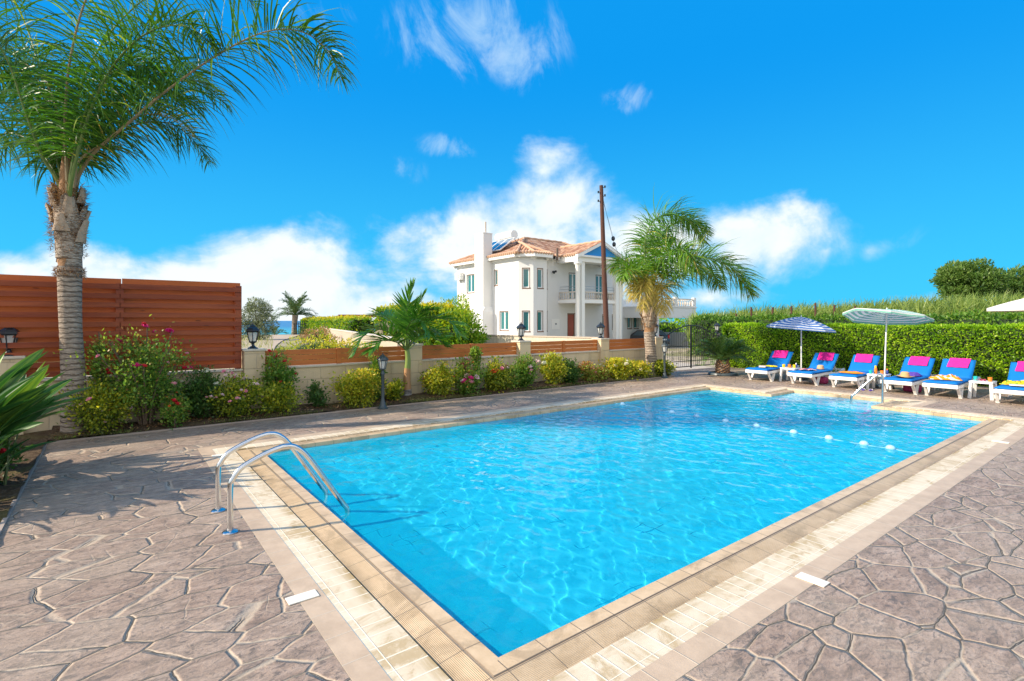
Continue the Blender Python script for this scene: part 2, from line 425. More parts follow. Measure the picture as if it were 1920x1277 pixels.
band('pool_coping', [(0, -.09), (0, -.004), (.004, .002), (.094, .002), (.098, -.003), (.104, -.003), (.108, .001), (.246, -.016), (.249, -.06), (.257, -.06)], M_COPE)
band('pool_gutter', [(.257, -.06), (.2575, -.006), (.262, -.002), (.474, -.002)], M_GRATE)
band('pool_border', [(.474, -.004), (.477, .001), (.618, .001), (.621, -.02)], M_BORD)
# basin
WZ = -.045; DEP = -.46
mb = MB(); ol = outline(0)
def pin(a, b, z): return P(a, b, z)
for i in range(8):
    j = (i+1) % 8
    if i in (2, 3, 4): continue
    a, b = ol[i], ol[j]
    if i == 1: b = (PA, PB1)
    mb.quad(P(*a, DEP), P(*b, DEP), P(*b, -.088), P(*a, -.088))
mb.quad(P(0, 0, DEP), P(0, PB, DEP), P(PA, PB, DEP), P(PA, 0, DEP))
# alcove shell and three steps going down into the pool
for i in (2, 3, 4):
    a, b = ol[i], ol[(i+1) % 8]; mb.quad(P(*a, -.8), P(*b, -.8), P(*b, -.088), P(*a, -.088))
tag(mb.build('pool_basin', M_POOL), kind='structure')
st = MB()
zs = [-.085, -.17, -.26, -.35]; aa = [PA2-.002, 10.62, 10.24, 9.86, 9.5]
for k in range(4):
    st.quad(P(aa[k+1], PB1+.002, zs[k]), P(aa[k], PB1+.002, zs[k]), P(aa[k], PB2-.002, zs[k]), P(aa[k+1], PB2-.002, zs[k]), 1 if k < 3 else 0)
    zn = zs[k+1] if k < 3 else DEP
    st.quad(P(aa[k+1], PB1+.002, zn), P(aa[k+1], PB1+.002, zs[k]), P(aa[k+1], PB2-.002, zs[k]), P(aa[k+1], PB2-.002, zn), 0)
    if k < 3:
        z = zs[k]+.003
        st.quad(P(aa[k+1], PB1+.01, z), P(aa[k+1]+.10, PB1+.01, z), P(aa[k+1]+.10, PB2-.01, z), P(aa[k+1], PB2-.01, z), 1)
for b_, s_ in ((PB1+.002, 1), (PB2-.002, -1)):
    st.quad(P(9.5, b_, DEP), P(PA, b_, DEP), P(PA, b_, -.35), P(9.5, b_, -.35))
tag(st.build('pool_steps', [M_POOL, M_STEP]), kind='structure')
# water: a real rippled sheet
def waves(x, y):
    h = np.zeros_like(x); r = np.random.default_rng(3)
    for k in range(64):
        lam = .085 * (5.5 ** r.random()); th = r.random()*2*math.pi if r.random() < .55 else R(-20)+r.normal()*.5
        kk = 2*math.pi/lam; amp = WAMP*lam**1.05
        h += amp*np.sin(kk*(x*math.cos(th)+y*math.sin(th)) + r.random()*6.28 + .9*np.sin(x*1.3+k)+.9*np.sin(y*1.7+k*2))
    return h
WAMP = .0015
WSTEP = .016
def m_water(mode):
    m, t = mat('pool_water')
    if mode == 'mnee':
        b = t.new('ShaderNodeBsdfGlass'); b.inputs['IOR'].default_value = 1.33; b.inputs['Roughness'].default_value = 0.0
        df = t.new('ShaderNodeBsdfDiffuse'); df.inputs[0].default_value = (.006, .69, .97, 1)
        mx = t.new('ShaderNodeMixShader'); mx.inputs[0].default_value = .31
        t.l.new(b.outputs[0], mx.inputs[1]); t.l.new(df.outputs[0], mx.inputs[2]); t.l.new(mx.outputs[0], t.out.inputs[0])
    return m
MODE = 'mnee'
nx, ny = int(PA/WSTEP), int(PB/WSTEP)
gx, gy = np.meshgrid(np.linspace(0.0005, PA2-.0005, int(PA2/WSTEP)), np.linspace(.0005, PB-.0005, ny), indexing='ij')
gz = waves(gx, gy) + WZ
vs = np.stack([N0.x+D1.x*gx+D2.x*gy, N0.y+D1.y*gx+D2.y*gy, gz], -1).reshape(-1, 3)
I = np.arange(gx.size).reshape(gx.shape)
f = np.stack([I[:-1, :-1], I[1:, :-1], I[1:, 1:], I[:-1, 1:]], -1).reshape(-1, 4)
cx = gx[:-1, :-1].ravel()+WSTEP/2; cyy = gy[:-1, :-1].ravel()+WSTEP/2
keep = (cx < PA-.001) | ((cyy > PB1) & (cyy < PB2))
water = mkobj('pool_water', vs, f[keep], m_water(MODE), smooth=True); tag(water, kind='structure')
if MODE == 'mnee':
    water.cycles.is_caustics_caster = True
    for n_ in ('pool_basin', 'pool_steps'): bpy.data.objects[n_].cycles.is_caustics_receiver = True
    sl.cycles.is_caustics_light = True
# ============================================================ deck and ground
def flat(name, outer, holes, z, material, kind='structure'):
    loops = [[Vector((x, y, 0)) for x, y in outer]] + [[Vector((x, y, 0)) for x, y in h] for h in holes]
    tri = tessellate_polygon(loops); pts = [p for l in loops for p in l]
    fs = []
    for t_ in tri:
        a, b, c = (pts[i] for i in t_)
        n = (b-a).cross(c-a).z
        fs.append(list(t_) if n > 0 else list(t_)[::-1])
    o = mkobj(name, [P(p.x, p.y, z) for p in pts], fs, material); tag(o, kind=kind); return o
flat('stamped_concrete_deck', [(-2.15, -14), (26, -14), (26, 8.0), (11.55, 8.0), (11.55, 7.15), (-2.15, 7.15)], [outline(.621)], 0.0, M_DECK)
def terrain(X, Y):
    X = np.asarray(X, float); Y = np.asarray(Y, float)
    rx, ry = X-N0.x, Y-N0.y; a = rx*D1.x+ry*D1.y; b = rx*D2.x+ry*D2.y
    h = -.05 - .62*sstep(11, 26, b)*sstep(-13, -4, X) - 5.0*sstep(62, 84, Y) - .0*a
    h = h + .05*np.sin(X*.35+1)*np.sin(Y*.29)*sstep(9.5, 13, b)
    return h
def TZ(X, Y): return float(terrain(X, Y))
def m_ground():
    m, t = mat('dry_ground'); p = geo_pos(t)
    n1 = t.noise(p, .12, 6, .6); n2 = t.noise(p, 1.4, 6, .7); n3 = t.noise(p, 18, 5, .7)
    sand = t.mix(n3, (.36, .28, .20), (.55, .46, .36)); veg = t.mix(n3, (.10, .12, .035), (.26, .24, .09))
    col = t.mix(t.rng(t.m('ADD', t.m('MULTIPLY', n1, .7), t.m('MULTIPLY', n2, .4)), .47, .62), sand, veg)
    h = t.m('ADD', n3, t.m('MULTIPLY', n2, 2))
    finish(t, pbsdf(t, col, .9, t.bump(h, .6, .03), .2)); return m
ar = np.unique(np.concatenate([[-3000, -1200, -500, -240, -140], np.arange(-90, 121, 2.5), [-1, 11.4, 160, 260, 520, 1200, 3000]]))
br = np.unique(np.concatenate([[-3000, -1200, -500, -200, -90, -40, -20, -10, -.8, 5.4], np.arange(7.5, 110, 2.5), [150, 300, 700, 3000]]))
ga, gb = np.meshgrid(ar, br, indexing='ij'); GX = N0.x+D1.x*ga+D2.x*gb; GY = N0.y+D1.y*ga+D2.y*gb
vs = np.stack([GX, GY, terrain(GX, GY)], -1).reshape(-1, 3); I = np.arange(ga.size).reshape(ga.shape)
f = np.stack([I[:-1, :-1], I[1:, :-1], I[1:, 1:], I[:-1, 1:]], -1).reshape(-1, 4)
ca = ((ga[:-1, :-1]+ga[1:, 1:])/2).ravel(); cb = ((gb[:-1, :-1]+gb[1:, 1:])/2).ravel()
keep = ~((ca > -1) & (ca < 11.4) & (cb > -.8) & (cb < 5.4))
tag(mkobj('ground', vs, f[keep], m_ground(), smooth=True), kind='structure')
def m_sea():
    m, t = mat('sea'); p = geo_pos(t)
    n = t.noise(t.map(p, scale=(.3, 1, 1)), .5, 5, .6)
    sp = t.new('ShaderNodeSeparateXYZ'); t.l.new(p, sp.inputs[0])
    c = t.mix(t.rng(sp.outputs[1], 70, 420), (.015, .42, .50), (.008, .16, .36))
    finish(t, pbsdf(t, c, .35, t.bump(n, .5, .4), .2)); return m
tag(mkobj('sea', [(-6000, 58, -2.6), (6000, 58, -2.6), (6000, 9000, -2.6), (-6000, 9000, -2.6)], [[0, 1, 2, 3]], m_sea()), kind='structure')
def strip(name, pts, w, material, dz=.02, kind='structure'):
    pts = curve(pts, 8); vs = []; fs = []
    for i, p in enumerate(pts):
        d = (pts[min(i+1, len(pts)-1)]-pts[max(i-1, 0)]).normalized(); s_ = Vector((-d.y, d.x, 0))
        ww = w[0]+(w[1]-w[0])*i/(len(pts)-1)
        for k in range(-2, 3):
            q = p+s_*(ww/2*k/2); vs.append((q.x, q.y, TZ(q.x, q.y)+dz))
    for i in range(len(pts)-1):
        for k in range(4): a = i*5+k; fs.append([a, a+5, a+6, a+1])
    return tag(mkobj(name, vs, fs, material, smooth=True), kind=kind)
M_SAND = m_simple('sandy_path', (.44, .35, .26), .9, var=.25, vs=1.2, bump=.5)
M_DRIVE = m_simple('driveway_concrete', (.50, .43, .35), .8, var=.16, vs=1.5, bump=.4)
strip('sand_path', [(-7, 12.5, 0), (-10, 17, 0), (-14, 26, 0), (-20, 40, 0), (-26, 58, 0)], (3.0, 4.5), M_SAND, .05)
strip('driveway', [P(13.4, 8.0), P(13.6, 10.5), P(15, 16, 0), P(18, 24, 0), P(20, 34)], (3.2, 9), M_DRIVE, .06)
def m_soil():
    m, t = mat('bed_soil'); p = geo_pos(t)
    n = t.noise(p, 22, 7, .75); n2 = t.noise(p, 1.6, 4, .6)
    col = t.ramp(n, [(.3, (.035, .022, .013)), (.5, (.12, .078, .046)), (.7, (.27, .19, .12))])
    col = t.mix(t.m('MULTIPLY', t.rng(n2, .5, .65), .5), col, (.16, .15, .04))
    finish(t, pbsdf(t, col, .95, t.bump(n, 1, .05), .2)); return m
M_SOIL = m_soil()
def soil(name, a0, a1, b0, b1):
    A, B = np.meshgrid(np.linspace(a0, a1, max(4, int((a1-a0)/.12))), np.linspace(b0, b1, max(5, int((b1-b0)/.12))), indexing='ij')
    h = .02+.035*np.sin(A*3.1+B*5)*np.sin(B*4.3+A)+.05*sstep(b0, b0+.4, B)*(b1-b0 < 2) + RNG.random(A.shape)*.02
    v = np.stack([N0.x+D1.x*A+D2.x*B, N0.y+D1.y*A+D2.y*B, h], -1).reshape(-1, 3); I = np.arange(A.size).reshape(A.shape)
    f = np.stack([I[:-1, :-1], I[1:, :-1], I[1:, 1:], I[:-1, 1:]], -1).reshape(-1, 4)
    return tag(mkobj(name, v, f, M_SOIL, smooth=True), kind='structure')
soil('flower_bed', -2.15, 11.5, 7.153, 7.95)
soil('side_bed', -7.5, -2.153, -6, 7.95)
# thin raised lip where the deck meets the bed
lip = MB()
lip.bar(P(-2.15, 7.16, -.005), P(11.55, 7.16, -.005), .03, .05); lip.bar(P(-2.16, -14, -.005), P(-2.16, 7.16, -.005), .03, .05)
tag(lip.build('deck_edging', m_simple('edge_concrete', (.36, .29, .24), .8, var=.2, vs=6)), kind='structure')
# ============================================================ plant helpers
def m_leaf(name, stops, trans=.42, rough=.45, spec=.4):
    m, t = mat(name)
    at_ = t.new('ShaderNodeAttribute', attribute_name='v'); c = t.ramp(at_.outputs['Fac'], stops)
    b = pbsdf(t, c, rough, None, spec)
    tr = t.new('ShaderNodeBsdfTranslucent'); t.put(tr.inputs[0], t.mix(1.0, c, (1.25, 1.25, .7), 'MULTIPLY'))
    mx = t.new('ShaderNodeMixShader'); mx.inputs[0].default_value = trans
    t.l.new(b.outputs[0], mx.inputs[1]); t.l.new(tr.outputs[0], mx.inputs[2]); t.l.new(mx.outputs[0], t.out.inputs[0]); return m
def unit(v): return v/np.maximum(np.linalg.norm(v, axis=-1, keepdims=True), 1e-9)
def rdir(n, rng=RNG): return unit(rng.normal(size=(n, 3)))
def leaf_geo(C, D, L, Wd, rng=RNG, Nn=None):
    n = len(C); Nn = rdir(n, rng) if Nn is None else Nn
    S = unit(np.cross(D, Nn)); L = np.broadcast_to(L, n)[:, None]; Wd = np.broadcast_to(Wd, n)[:, None]
    up = np.cross(S, D)
    v = np.stack([C, C+D*L*.45+S*Wd/2+up*Wd*.18, C+D*L, C+D*L*.45-S*Wd/2+up*Wd*.18], 1).reshape(-1, 3)
    f = np.arange(n*4).reshape(n, 4); return v, f
def leafobj(name, C, D, L, Wd, material, attr, parent=None, rng=RNG, Nn=None):
    v, f = leaf_geo(C, D, L, Wd, rng, Nn)
    return mkobj(name, v, f, material, parent, attr=np.repeat(attr, 4))
M_ROSE = m_leaf('rose_leaf', [(0, (.035, .10, .018)), (.45, (.13, .28, .04)), (.75, (.32, .44, .06)), (1, (.42, .20, .07))])
M_YELG = m_leaf('yellow_green_leaf', [(0, (.045, .085, .015)), (.3, (.17, .24, .022)), (.48, (.34, .40, .03)), (.7, (.60, .58, .04)), (1, (.75, .50, .07))])
M_DARK = m_leaf('dark_leaf', [(0, (.025, .07, .018)), (.6, (.085, .19, .04)), (1, (.18, .25, .05))])
M_HEDGE = m_leaf('hedge_leaf', [(0, (.045, .14, .006)), (.35, (.18, .38, .012)), (.75, (.42, .62, .02)), (1, (.55, .60, .06))])
M_THUJA = m_leaf('cypress_leaf', [(0, (.04, .12, .008)), (.45, (.13, .30, .015)), (.8, (.38, .46, .02)), (1, (.62, .52, .03))])
M_REED = m_leaf('reed_leaf', [(0, (.07, .14, .025)), (.5, (.22, .30, .06)), (.8, (.42, .45, .12)), (1, (.62, .54, .24))])
M_PINE = m_leaf('tree_leaf', [(0, (.022, .06, .014)), (.5, (.09, .18, .032)), (1, (.24, .34, .08))])
M_TAMA = m_leaf('tamarisk_leaf', [(0, (.07, .095, .045)), (.5, (.17, .21, .11)), (1, (.32, .36, .20))], .15)
M_GRASS = m_leaf('grass_blade', [(0, (.10, .17, .03)), (.5, (.28, .32, .09)), (1, (.50, .42, .20))])
M_QP = m_leaf('queen_palm_leaf', [(0, (.02, .085, .010)), (.5, (.075, .21, .018)), (.8, (.20, .34, .03)), (1, (.52, .40, .09))], .35, .38, .4)
M_QPDRY = m_leaf('dry_palm_leaf', [(0, (.30, .30, .04)), (.5, (.55, .42, .09)), (1, (.72, .48, .17))], .3)
M_KP = m_leaf('young_palm_leaf', [(0, (.03, .11, .015)), (.5, (.085, .24, .025)), (1, (.26, .42, .05))], .35, .32, .5)
M_CYC = m_leaf('cycad_leaf', [(0, (.03, .08, .015)), (.6, (.10, .20, .03)), (1, (.28, .36, .06))], .15, .35)
M_DATE = m_leaf('date_palm_leaf', [(0, (.05, .10, .035)), (.6, (.13, .20, .08)), (1, (.26, .32, .15))], .2)
M_STREL = m_leaf('bird_of_paradise_leaf', [(0, (.012, .05, .014)), (.5, (.035, .12, .025)), (1, (.26, .42, .05))], .3, .42, .35)
M_BARK = m_simple('bark', (.16, .11, .075), .9, var=.4, vs=20, bump=.8, bs=30)
M_STALK = m_simple('green_stem', (.10, .13, .04), .7, var=.3, vs=20)
def col_simple(name, c, rough=.6, **k): return m_simple(name, c, rough, **k)
FL = {'magenta': col_simple('magenta_petals', (.70, .02, .20)), 'red': col_simple('red_petals', (.62, .012, .03)), 'pink': col_simple('pink_petals', (.85, .33, .42)),
      'pale': col_simple('pale_pink_petals', (.85, .62, .62)), 'white': col_simple('cream_petals', (.82, .80, .62)), 'orange': col_simple('orange_petals', (.80, .16, .03)), 'yellow': col_simple('yellow_petals', (.80, .62, .05))}
FLM = {}
def bloom_mesh(c, parent, loc, s):
    """a rose bloom: rings of cupped petals"""
    if c not in FLM:
        mb = MB(); rr = random.Random(len(FLM))
        for ring, (n, r_, h, tl) in enumerate(((3, .25, .75, .25), (5, .55, .6, .6), (7, .95, .3, 1.0))):
            for k in range(n):
                a = 2*math.pi*k/n+ring*.7+rr.random()*.3; w = 2.6/n*r_+.25
                d = Vector((math.cos(a), math.sin(a), 0)); s_ = Vector((-math.sin(a), math.cos(a), 0))
                b0 = Vector((0, 0, -.35)); m1 = d*r_*.75; t1 = d*r_+Vector((0, 0, h-.1))
                mb.add([b0-s_*.1, b0+s_*.1, m1+s_*w*.6, t1+s_*w*.35, t1-s_*w*.35, m1-s_*w*.6], [[0, 1, 2, 5], [5, 2, 3, 4]])
        o = mb.build('bloom', FL[c], parent); FLM[c] = o.data
    else:
        o = bpy.data.objects.new('bloom', FLM[c]); COL.objects.link(o); o.parent = parent
    o.location = loc; o.scale = (s,)*3; o.rotation_euler = (random.uniform(-.7, .7), random.uniform(-.7, .7), random.uniform(0, 6)); return o
def a_at(px, b):
    k = (px-960)/FPX; return (k*(N0.y+D2.y*b)-N0.x-D2.x*b)/(D1.x-k*D1.y)
def shrub(name, label, loc, h, w, leafm, n=1500, ls=.055, blooms=(), stems=7, tall=.0, seed=0, low=.12, vshift=0, cat='shrub', group='flowering shrubs along the block wall', sparse=1.0):
    r = np.random.default_rng(seed+11); rr = random.Random(seed)
    t_ = thing(name, label, cat, loc, rr.random()*6, group)
    mb = MB(); tips = []; segs = []
    for k in range(stems):
        a = rr.random()*6.283; rad = w/2*math.sqrt(rr.random())*1.02; hh = h*(1-(.35-.35*tall)*(rad/(w/2))**2)*rr.uniform(.55, 1.0)
        if k == 0: hh = h*.97; rad *= .4
        p3 = Vector((rad*math.cos(a), rad*math.sin(a), hh)); p1 = Vector((p3.x*.35, p3.y*.35, hh*.45)); p0 = Vector((p3.x*.1, p3.y*.1, -.05))
        c = curve([p0, p1, p3], 6); mb.tube(c, [.011*(1-.6*i/(len(c)-1))*max(1, h) for i in range(len(c))], 5); segs.append(c); tips.append(p3)
        for j in range(3):
            b0 = interp(c, rr.uniform(.35, .85)); bd = Vector((rr.gauss(0, 1), rr.gauss(0, 1), rr.uniform(.4, 1.6))).normalized()*w*rr.uniform(.16, .32)
            q = b0+bd; q.z = min(q.z, h*.96); c2 = [b0, b0.lerp(q, .5)+Vector((0, 0, .02)), q]; mb.tube(c2, [.006, .004, .003], 4, caps=False); segs.append(c2)
    mb.build('stems', M_BARK if leafm is not M_YELG else M_STALK, t_)
    # leaves in clumps along the outer stems
    cl = []
    for c in segs:
        for k in range(4): cl.append(np.array(interp(c, rr.uniform(low if len(c) > 4 else .2, 1.0)**.75)))
    cl = np.array(cl); m_ = len(cl); n = int(n*sparse); idx = r.integers(0, m_, n)
    sp = (w*.06+.026)*(.6+.9*r.random(m_))[idx][:, None]; C = cl[idx] + r.normal(size=(n, 3))*sp*np.array([1, 1, .85]); C[:, 2] = np.clip(C[:, 2], .03, h*1.05)
    D = unit(rdir(n, r) + unit(C-np.array([0, 0, h*.4]))*.9 + np.array([0, 0, .25]))
    cv = r.random(m_)[idx]
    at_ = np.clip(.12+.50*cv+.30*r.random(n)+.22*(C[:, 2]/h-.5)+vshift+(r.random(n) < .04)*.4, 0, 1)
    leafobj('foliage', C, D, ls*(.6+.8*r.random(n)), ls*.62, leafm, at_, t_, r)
    top = [p for p in tips]
    for c, num, s, where in blooms:
        for k in range(num):
            if where == 'top': p = rr.choice(top)+Vector((rr.gauss(0, w*.07), rr.gauss(0, w*.07), rr.uniform(-.02, .05)))
            else:
                q = cl[rr.randrange(m_)]; p = Vector(q)+Vector((rr.gauss(0, 1), rr.gauss(0, 1), rr.uniform(.2, 1))).normalized()*(w*.1+.04)*1.3
            bloom_mesh(c, t_, p, s*1.25*rr.uniform(.75, 1.3))
    return t_
# ---- palm fronds
def frond(parent, pts, lw, nl, L0, material, droop=.5, plum=.6, wind=(0, 0, 0), width=.028, start=.2, fwd=.7, K=4, rach=.022, rachm=None, seed=0, vs=0., name='frond', prof=None, vee=.3, base_t=0):
    r = np.random.default_rng(seed); c = np.array([tuple(p) for p in curve(pts, 10)]); m_ = len(c)
    mb = MB(); rad = [max(.0035, rach*(1-.93*(i/(m_-1))**.8)) for i in range(m_)]
    mb.tube([Vector(p) for p in c], rad, 6)
    t_ = start+(1-start)*(np.arange(nl)+r.random(nl)*.6)/nl; t_ = np.clip(np.repeat(t_, 2), 0, .999); side = np.tile([1., -1.], nl); n = 2*nl
    f_ = t_*(m_-1); i0 = f_.astype(int); fr = (f_-i0)[:, None]
    Pp = c[i0]*(1-fr)+c[np.minimum(i0+1, m_-1)]*fr; T = unit(c[np.minimum(i0+1, m_-1)]-c[i0])
    up = np.array([0, 0, 1.]); S = np.cross(T, up); sl_ = np.linalg.norm(S, axis=1, keepdims=True); S = np.where(sl_ > .15, S/np.maximum(sl_, 1e-6), np.array([1., 0, 0]))
    Nn = np.cross(S, T)
    ph = r.normal(size=n)*plum + vee
    ff = fwd*(.45+.9*t_)[:, None]
    D = unit(S*side[:, None]*np.cos(ph)[:, None] + Nn*np.sin(ph)[:, None] + T*ff + r.normal(size=(n, 3))*.06)
    prof = prof or (lambda x: np.sin(np.clip(.18+.82*x, 0, 1)*math.pi*.93+.12)**.6)
    x = (t_-start)/(1-start); L = L0*np.clip(prof(x), .15, 1)*(.85+.3*r.random(n))
    pos = Pp.copy(); rows = []
    wd = width*(.8+.4*r.random(n))
    g = np.array([0, 0, -1.])*droop + np.array(wind)
    Wv = unit(np.cross(D, unit(r.normal(size=(n, 3))*.35+Nn*.9+.1)))
    ws = [.45, 1., .85, .5, .06] if K == 4 else list(np.interp(np.linspace(0, 1, K+1), [0, .25, .6, 1], [.45, 1, .8, .05]))
    for k in range(K+1):
        w_ = (wd*ws[k]/2)[:, None]; rows.append(pos-Wv*w_); rows.append(pos+Wv*w_)
        D = unit(D + g*(.35+.65*(k/K))*(1+.3*r.normal(size=(n, 1)))); pos = pos+D*(L/K)[:, None]
    V = np.stack(rows, 1).reshape(-1, 3); base = (np.arange(n)*(2*(K+1)))[:, None]
    F = np.concatenate([base+np.array([[2*k, 2*k+1, 2*k+3, 2*k+2]]) for k in range(K)], 0)
    at_ = np.clip(.25+.3*r.random(n)+vs+.25*(x > .9)*r.random(n)+(r.random(n) < .07)*.4, 0, 1)
    nb = len(V)
    vv = np.concatenate([V, np.array([tuple(p) for p in mb.v])]); o = len(V)
    mesh_f = [tuple(q) for q in F.tolist()] + [tuple(i+o for i in q) for q in mb.f]
    fm = [0]*len(F) + [1]*len(mb.f)
    me = bpy.data.meshes.new(name); me.from_pydata(vv.tolist(), [], mesh_f)
    me.materials.append(material); me.materials.append(rachm or M_RACH); me.polygons.foreach_set('material_index', np.array(fm, dtype=np.int32))
    aa_ = me.attributes.new('v', 'FLOAT', 'POINT'); aa_.data.foreach_set('value', np.concatenate([np.repeat(at_, 2*(K+1)), np.full(len(mb.v), .5)]).astype(np.float32))
    o = bpy.data.objects.new(name, me); COL.objects.link(o); o.parent = parent
    if parent is not None: # points are given in world space
        me.transform(Matrix.Translation(-Vector(parent.location)))
    return o
M_RACH = m_simple('palm_rachis', (.13, .20, .045), .5, var=.3, vs=6)
M_RACHB = m_simple('brown_rachis', (.30, .22, .12), .6, var=.3, vs=6)
def m_ptrunk(name, c1, c2, rings=14, rb=1.0):
    m, t = mat(name); oc = t.new('ShaderNodeTexCoord').outputs['Object']
    sp = t.new('ShaderNodeSeparateXYZ'); t.l.new(oc, sp.inputs[0])
    n = t.noise(oc, 7, 6, .7); n2 = t.noise(t.map(oc, scale=(1, 1, 6)), 9, 6, .75)
    zz = t.m('ADD', t.m('MULTIPLY', sp.outputs[2], rings), t.m('MULTIPLY', n, 1.6))
    rg = t.rng(t.m('ABSOLUTE', t.m('SUBTRACT', t.m('FRACT', zz), .5)), .30, .5)
    col = t.mix(t.rng(n2, .35, .68), c1, c2); col = t.mix(t.m('MULTIPLY', rg, .55), col, tuple(x*.35 for x in c1))
    h = t.m('SUBTRACT', t.m('MULTIPLY', n2, 1.0), t.m('MULTIPLY', rg, .8*rb))
    finish(t, pbsdf(t, col, .85, t.bump(h, 1, .02), .2)); return m
M_PTR = m_ptrunk('palm_trunk', (.25, .19, .145), (.50, .42, .34))
M_BOOT = m_ptrunk('palm_boot', (.15, .095, .06), (.62, .55, .46), 2.2, .2)
M_FIB = m_simple('palm_fibre', (.36, .20, .10), .9, var=.4, vs=30, bump=1, bs=60)
M_SHAFT = m_simple('green_shaft', (.22, .30, .07), .4, var=.25, vs=5)
# ============================================================ garden wall, pillars, fences
def m_block(name, c1, c2, mortar, w=.48, h=.26, ms=.006):
    m, t = mat(name); oc = t.new('ShaderNodeTexCoord').outputs['Object']
    sp = t.new('ShaderNodeSeparateXYZ'); t.l.new(oc, sp.inputs[0]); cb_ = t.new('ShaderNodeCombineXYZ')
    t.l.new(t.m('ADD', sp.outputs[0], sp.outputs[1]), cb_.inputs[0]); t.l.new(sp.outputs[2], cb_.inputs[1])
    br = t.new('ShaderNodeTexBrick'); t.l.new(cb_.outputs[0], br.inputs['Vector'])
    br.inputs['Scale'].default_value = 1; br.inputs['Brick Width'].default_value = w; br.inputs['Row Height'].default_value = h
    br.inputs['Mortar Size'].default_value = ms; br.inputs['Mortar Smooth'].default_value = .3; br.inputs['Bias'].default_value = 0
    br.inputs['Color1'].default_value = c4(c1); br.inputs['Color2'].default_value = c4(c2); br.inputs['Mortar'].default_value = c4(mortar)
    n = t.noise(oc, 7, 6, .65); n2 = t.noise(oc, 55, 4, .7)
    col = t.mix(.35, br.outputs[0], t.mix(n, tuple(x*.75 for x in c1), tuple(min(1, x*1.2) for x in c2)))
    st = t.rng(t.noise(t.map(oc, scale=(1, 1, .25)), 3, 6, .7), .5, .68)
    col = t.mix(t.m('MULTIPLY', st, .28), col, (.20, .155, .11))
    h_ = t.m('ADD', t.m('MULTIPLY', br.outputs[1], -1.0), t.m('MULTIPLY', n2, .45))
    finish(t, pbsdf(t, col, .85, t.bump(h_, .8, .012), .2)); return m
M_BLOCK = m_block('limestone_block', (.62, .48, .30), (.72, .58, .38), (.50, .40, .28))
M_CAP = m_simple('stone_cap', (.60, .53, .42), .8, var=.15, vs=9, bump=.4)
def m_wood(name, c1, c2, c3):
    m, t = mat(name); oc = t.new('ShaderNodeTexCoord').outputs['Object']
    sp = t.new('ShaderNodeSeparateXYZ'); t.l.new(oc, sp.inputs[0])
    row = t.m('FLOOR', t.m('MULTIPLY', sp.outputs[2], 1/BOARDP))
    off = t.new('ShaderNodeCombineXYZ'); t.l.new(t.m('MULTIPLY', row, 3.71), off.inputs[0]); t.l.new(t.m('MULTIPLY', row, 1.3), off.inputs[1])
    q = t.vm('ADD', oc, off.outputs[0])
    g = t.noise(t.map(q, scale=(.7, 1, 14)), 3.0, 7, .65, .8)
    g2 = t.noise(t.map(q, scale=(.25, 1, 2)), 2.0, 3, .5)
    kn = t.vor(t.map(q, scale=(1.0, 1, 5)), 1.6, 'F1')
    wn = t.new('ShaderNodeTexWhiteNoise', noise_dimensions='1D'); t.put(wn.inputs['W'], row)
    col = t.mix(t.rng(g, .3, .72), c1, c2); col = t.mix(t.m('MULTIPLY', t.rng(g2, .4, .65), .5), col, c3)
    col = t.mix(t.m('MULTIPLY', wn.outputs[0], .5), col, c1)
    col = t.mix(t.rng(kn, .035, .09, .85, 0), col, (.045, .012, .006))
    finish(t, pbsdf(t, col, .5, t.bump(g, .35, .006), .35)); return m
BOARDP = .145
M_WOOD = m_wood('red_stained_timber', (.19, .034, .012), (.36, .074, .023), (.46, .12, .036))
M_WOOD3 = m_wood('back_timber_sunlit_tint', (.48, .11, .022), (.60, .165, .035), (.68, .23, .05))  # sun glow on the back boards is put into this more orange colour
BOARDP = .097
M_WOOD2 = m_wood('orange_stained_timber', (.42, .115, .024), (.60, .19, .040), (.66, .25, .06))
WB = 7.95                      # the wall's inner face lies at b = 7.95
PIL = [-2.62, .50, 3.58, 6.56, 9.42, 11.85]
wl = thing('garden_wall', 'low limestone block wall with square pillars along the flower bed', 'wall', P(0, WB, 0), ANG)
mb = MB(); mb.box((-9, .03, -.3), (11.85, .20, .75)); mb.build('block_face', M_BLOCK, wl)
xs = [-9] + PIL
for k in range(len(PIL)):
    lo = xs[k]+(.17 if k else 0); hi = PIL[k]-.17
    mb = MB(); mb.box((lo, -.005, .752), (hi, .235, .785), bev=.006); mb.build('coping_stone', M_CAP, wl)
for k, a in enumerate(PIL):
    mb = MB(); mb.box((a-.165, -.05, -.2), (a+.165, .28, 1.085)); p_ = mb.build('pillar', M_BLOCK, wl)
    mb = MB(); mb.box((a-.185, -.07, 1.087), (a+.185, .30, 1.125), bev=.008); c_ = mb.build('pillar_cap', M_CAP, p_)
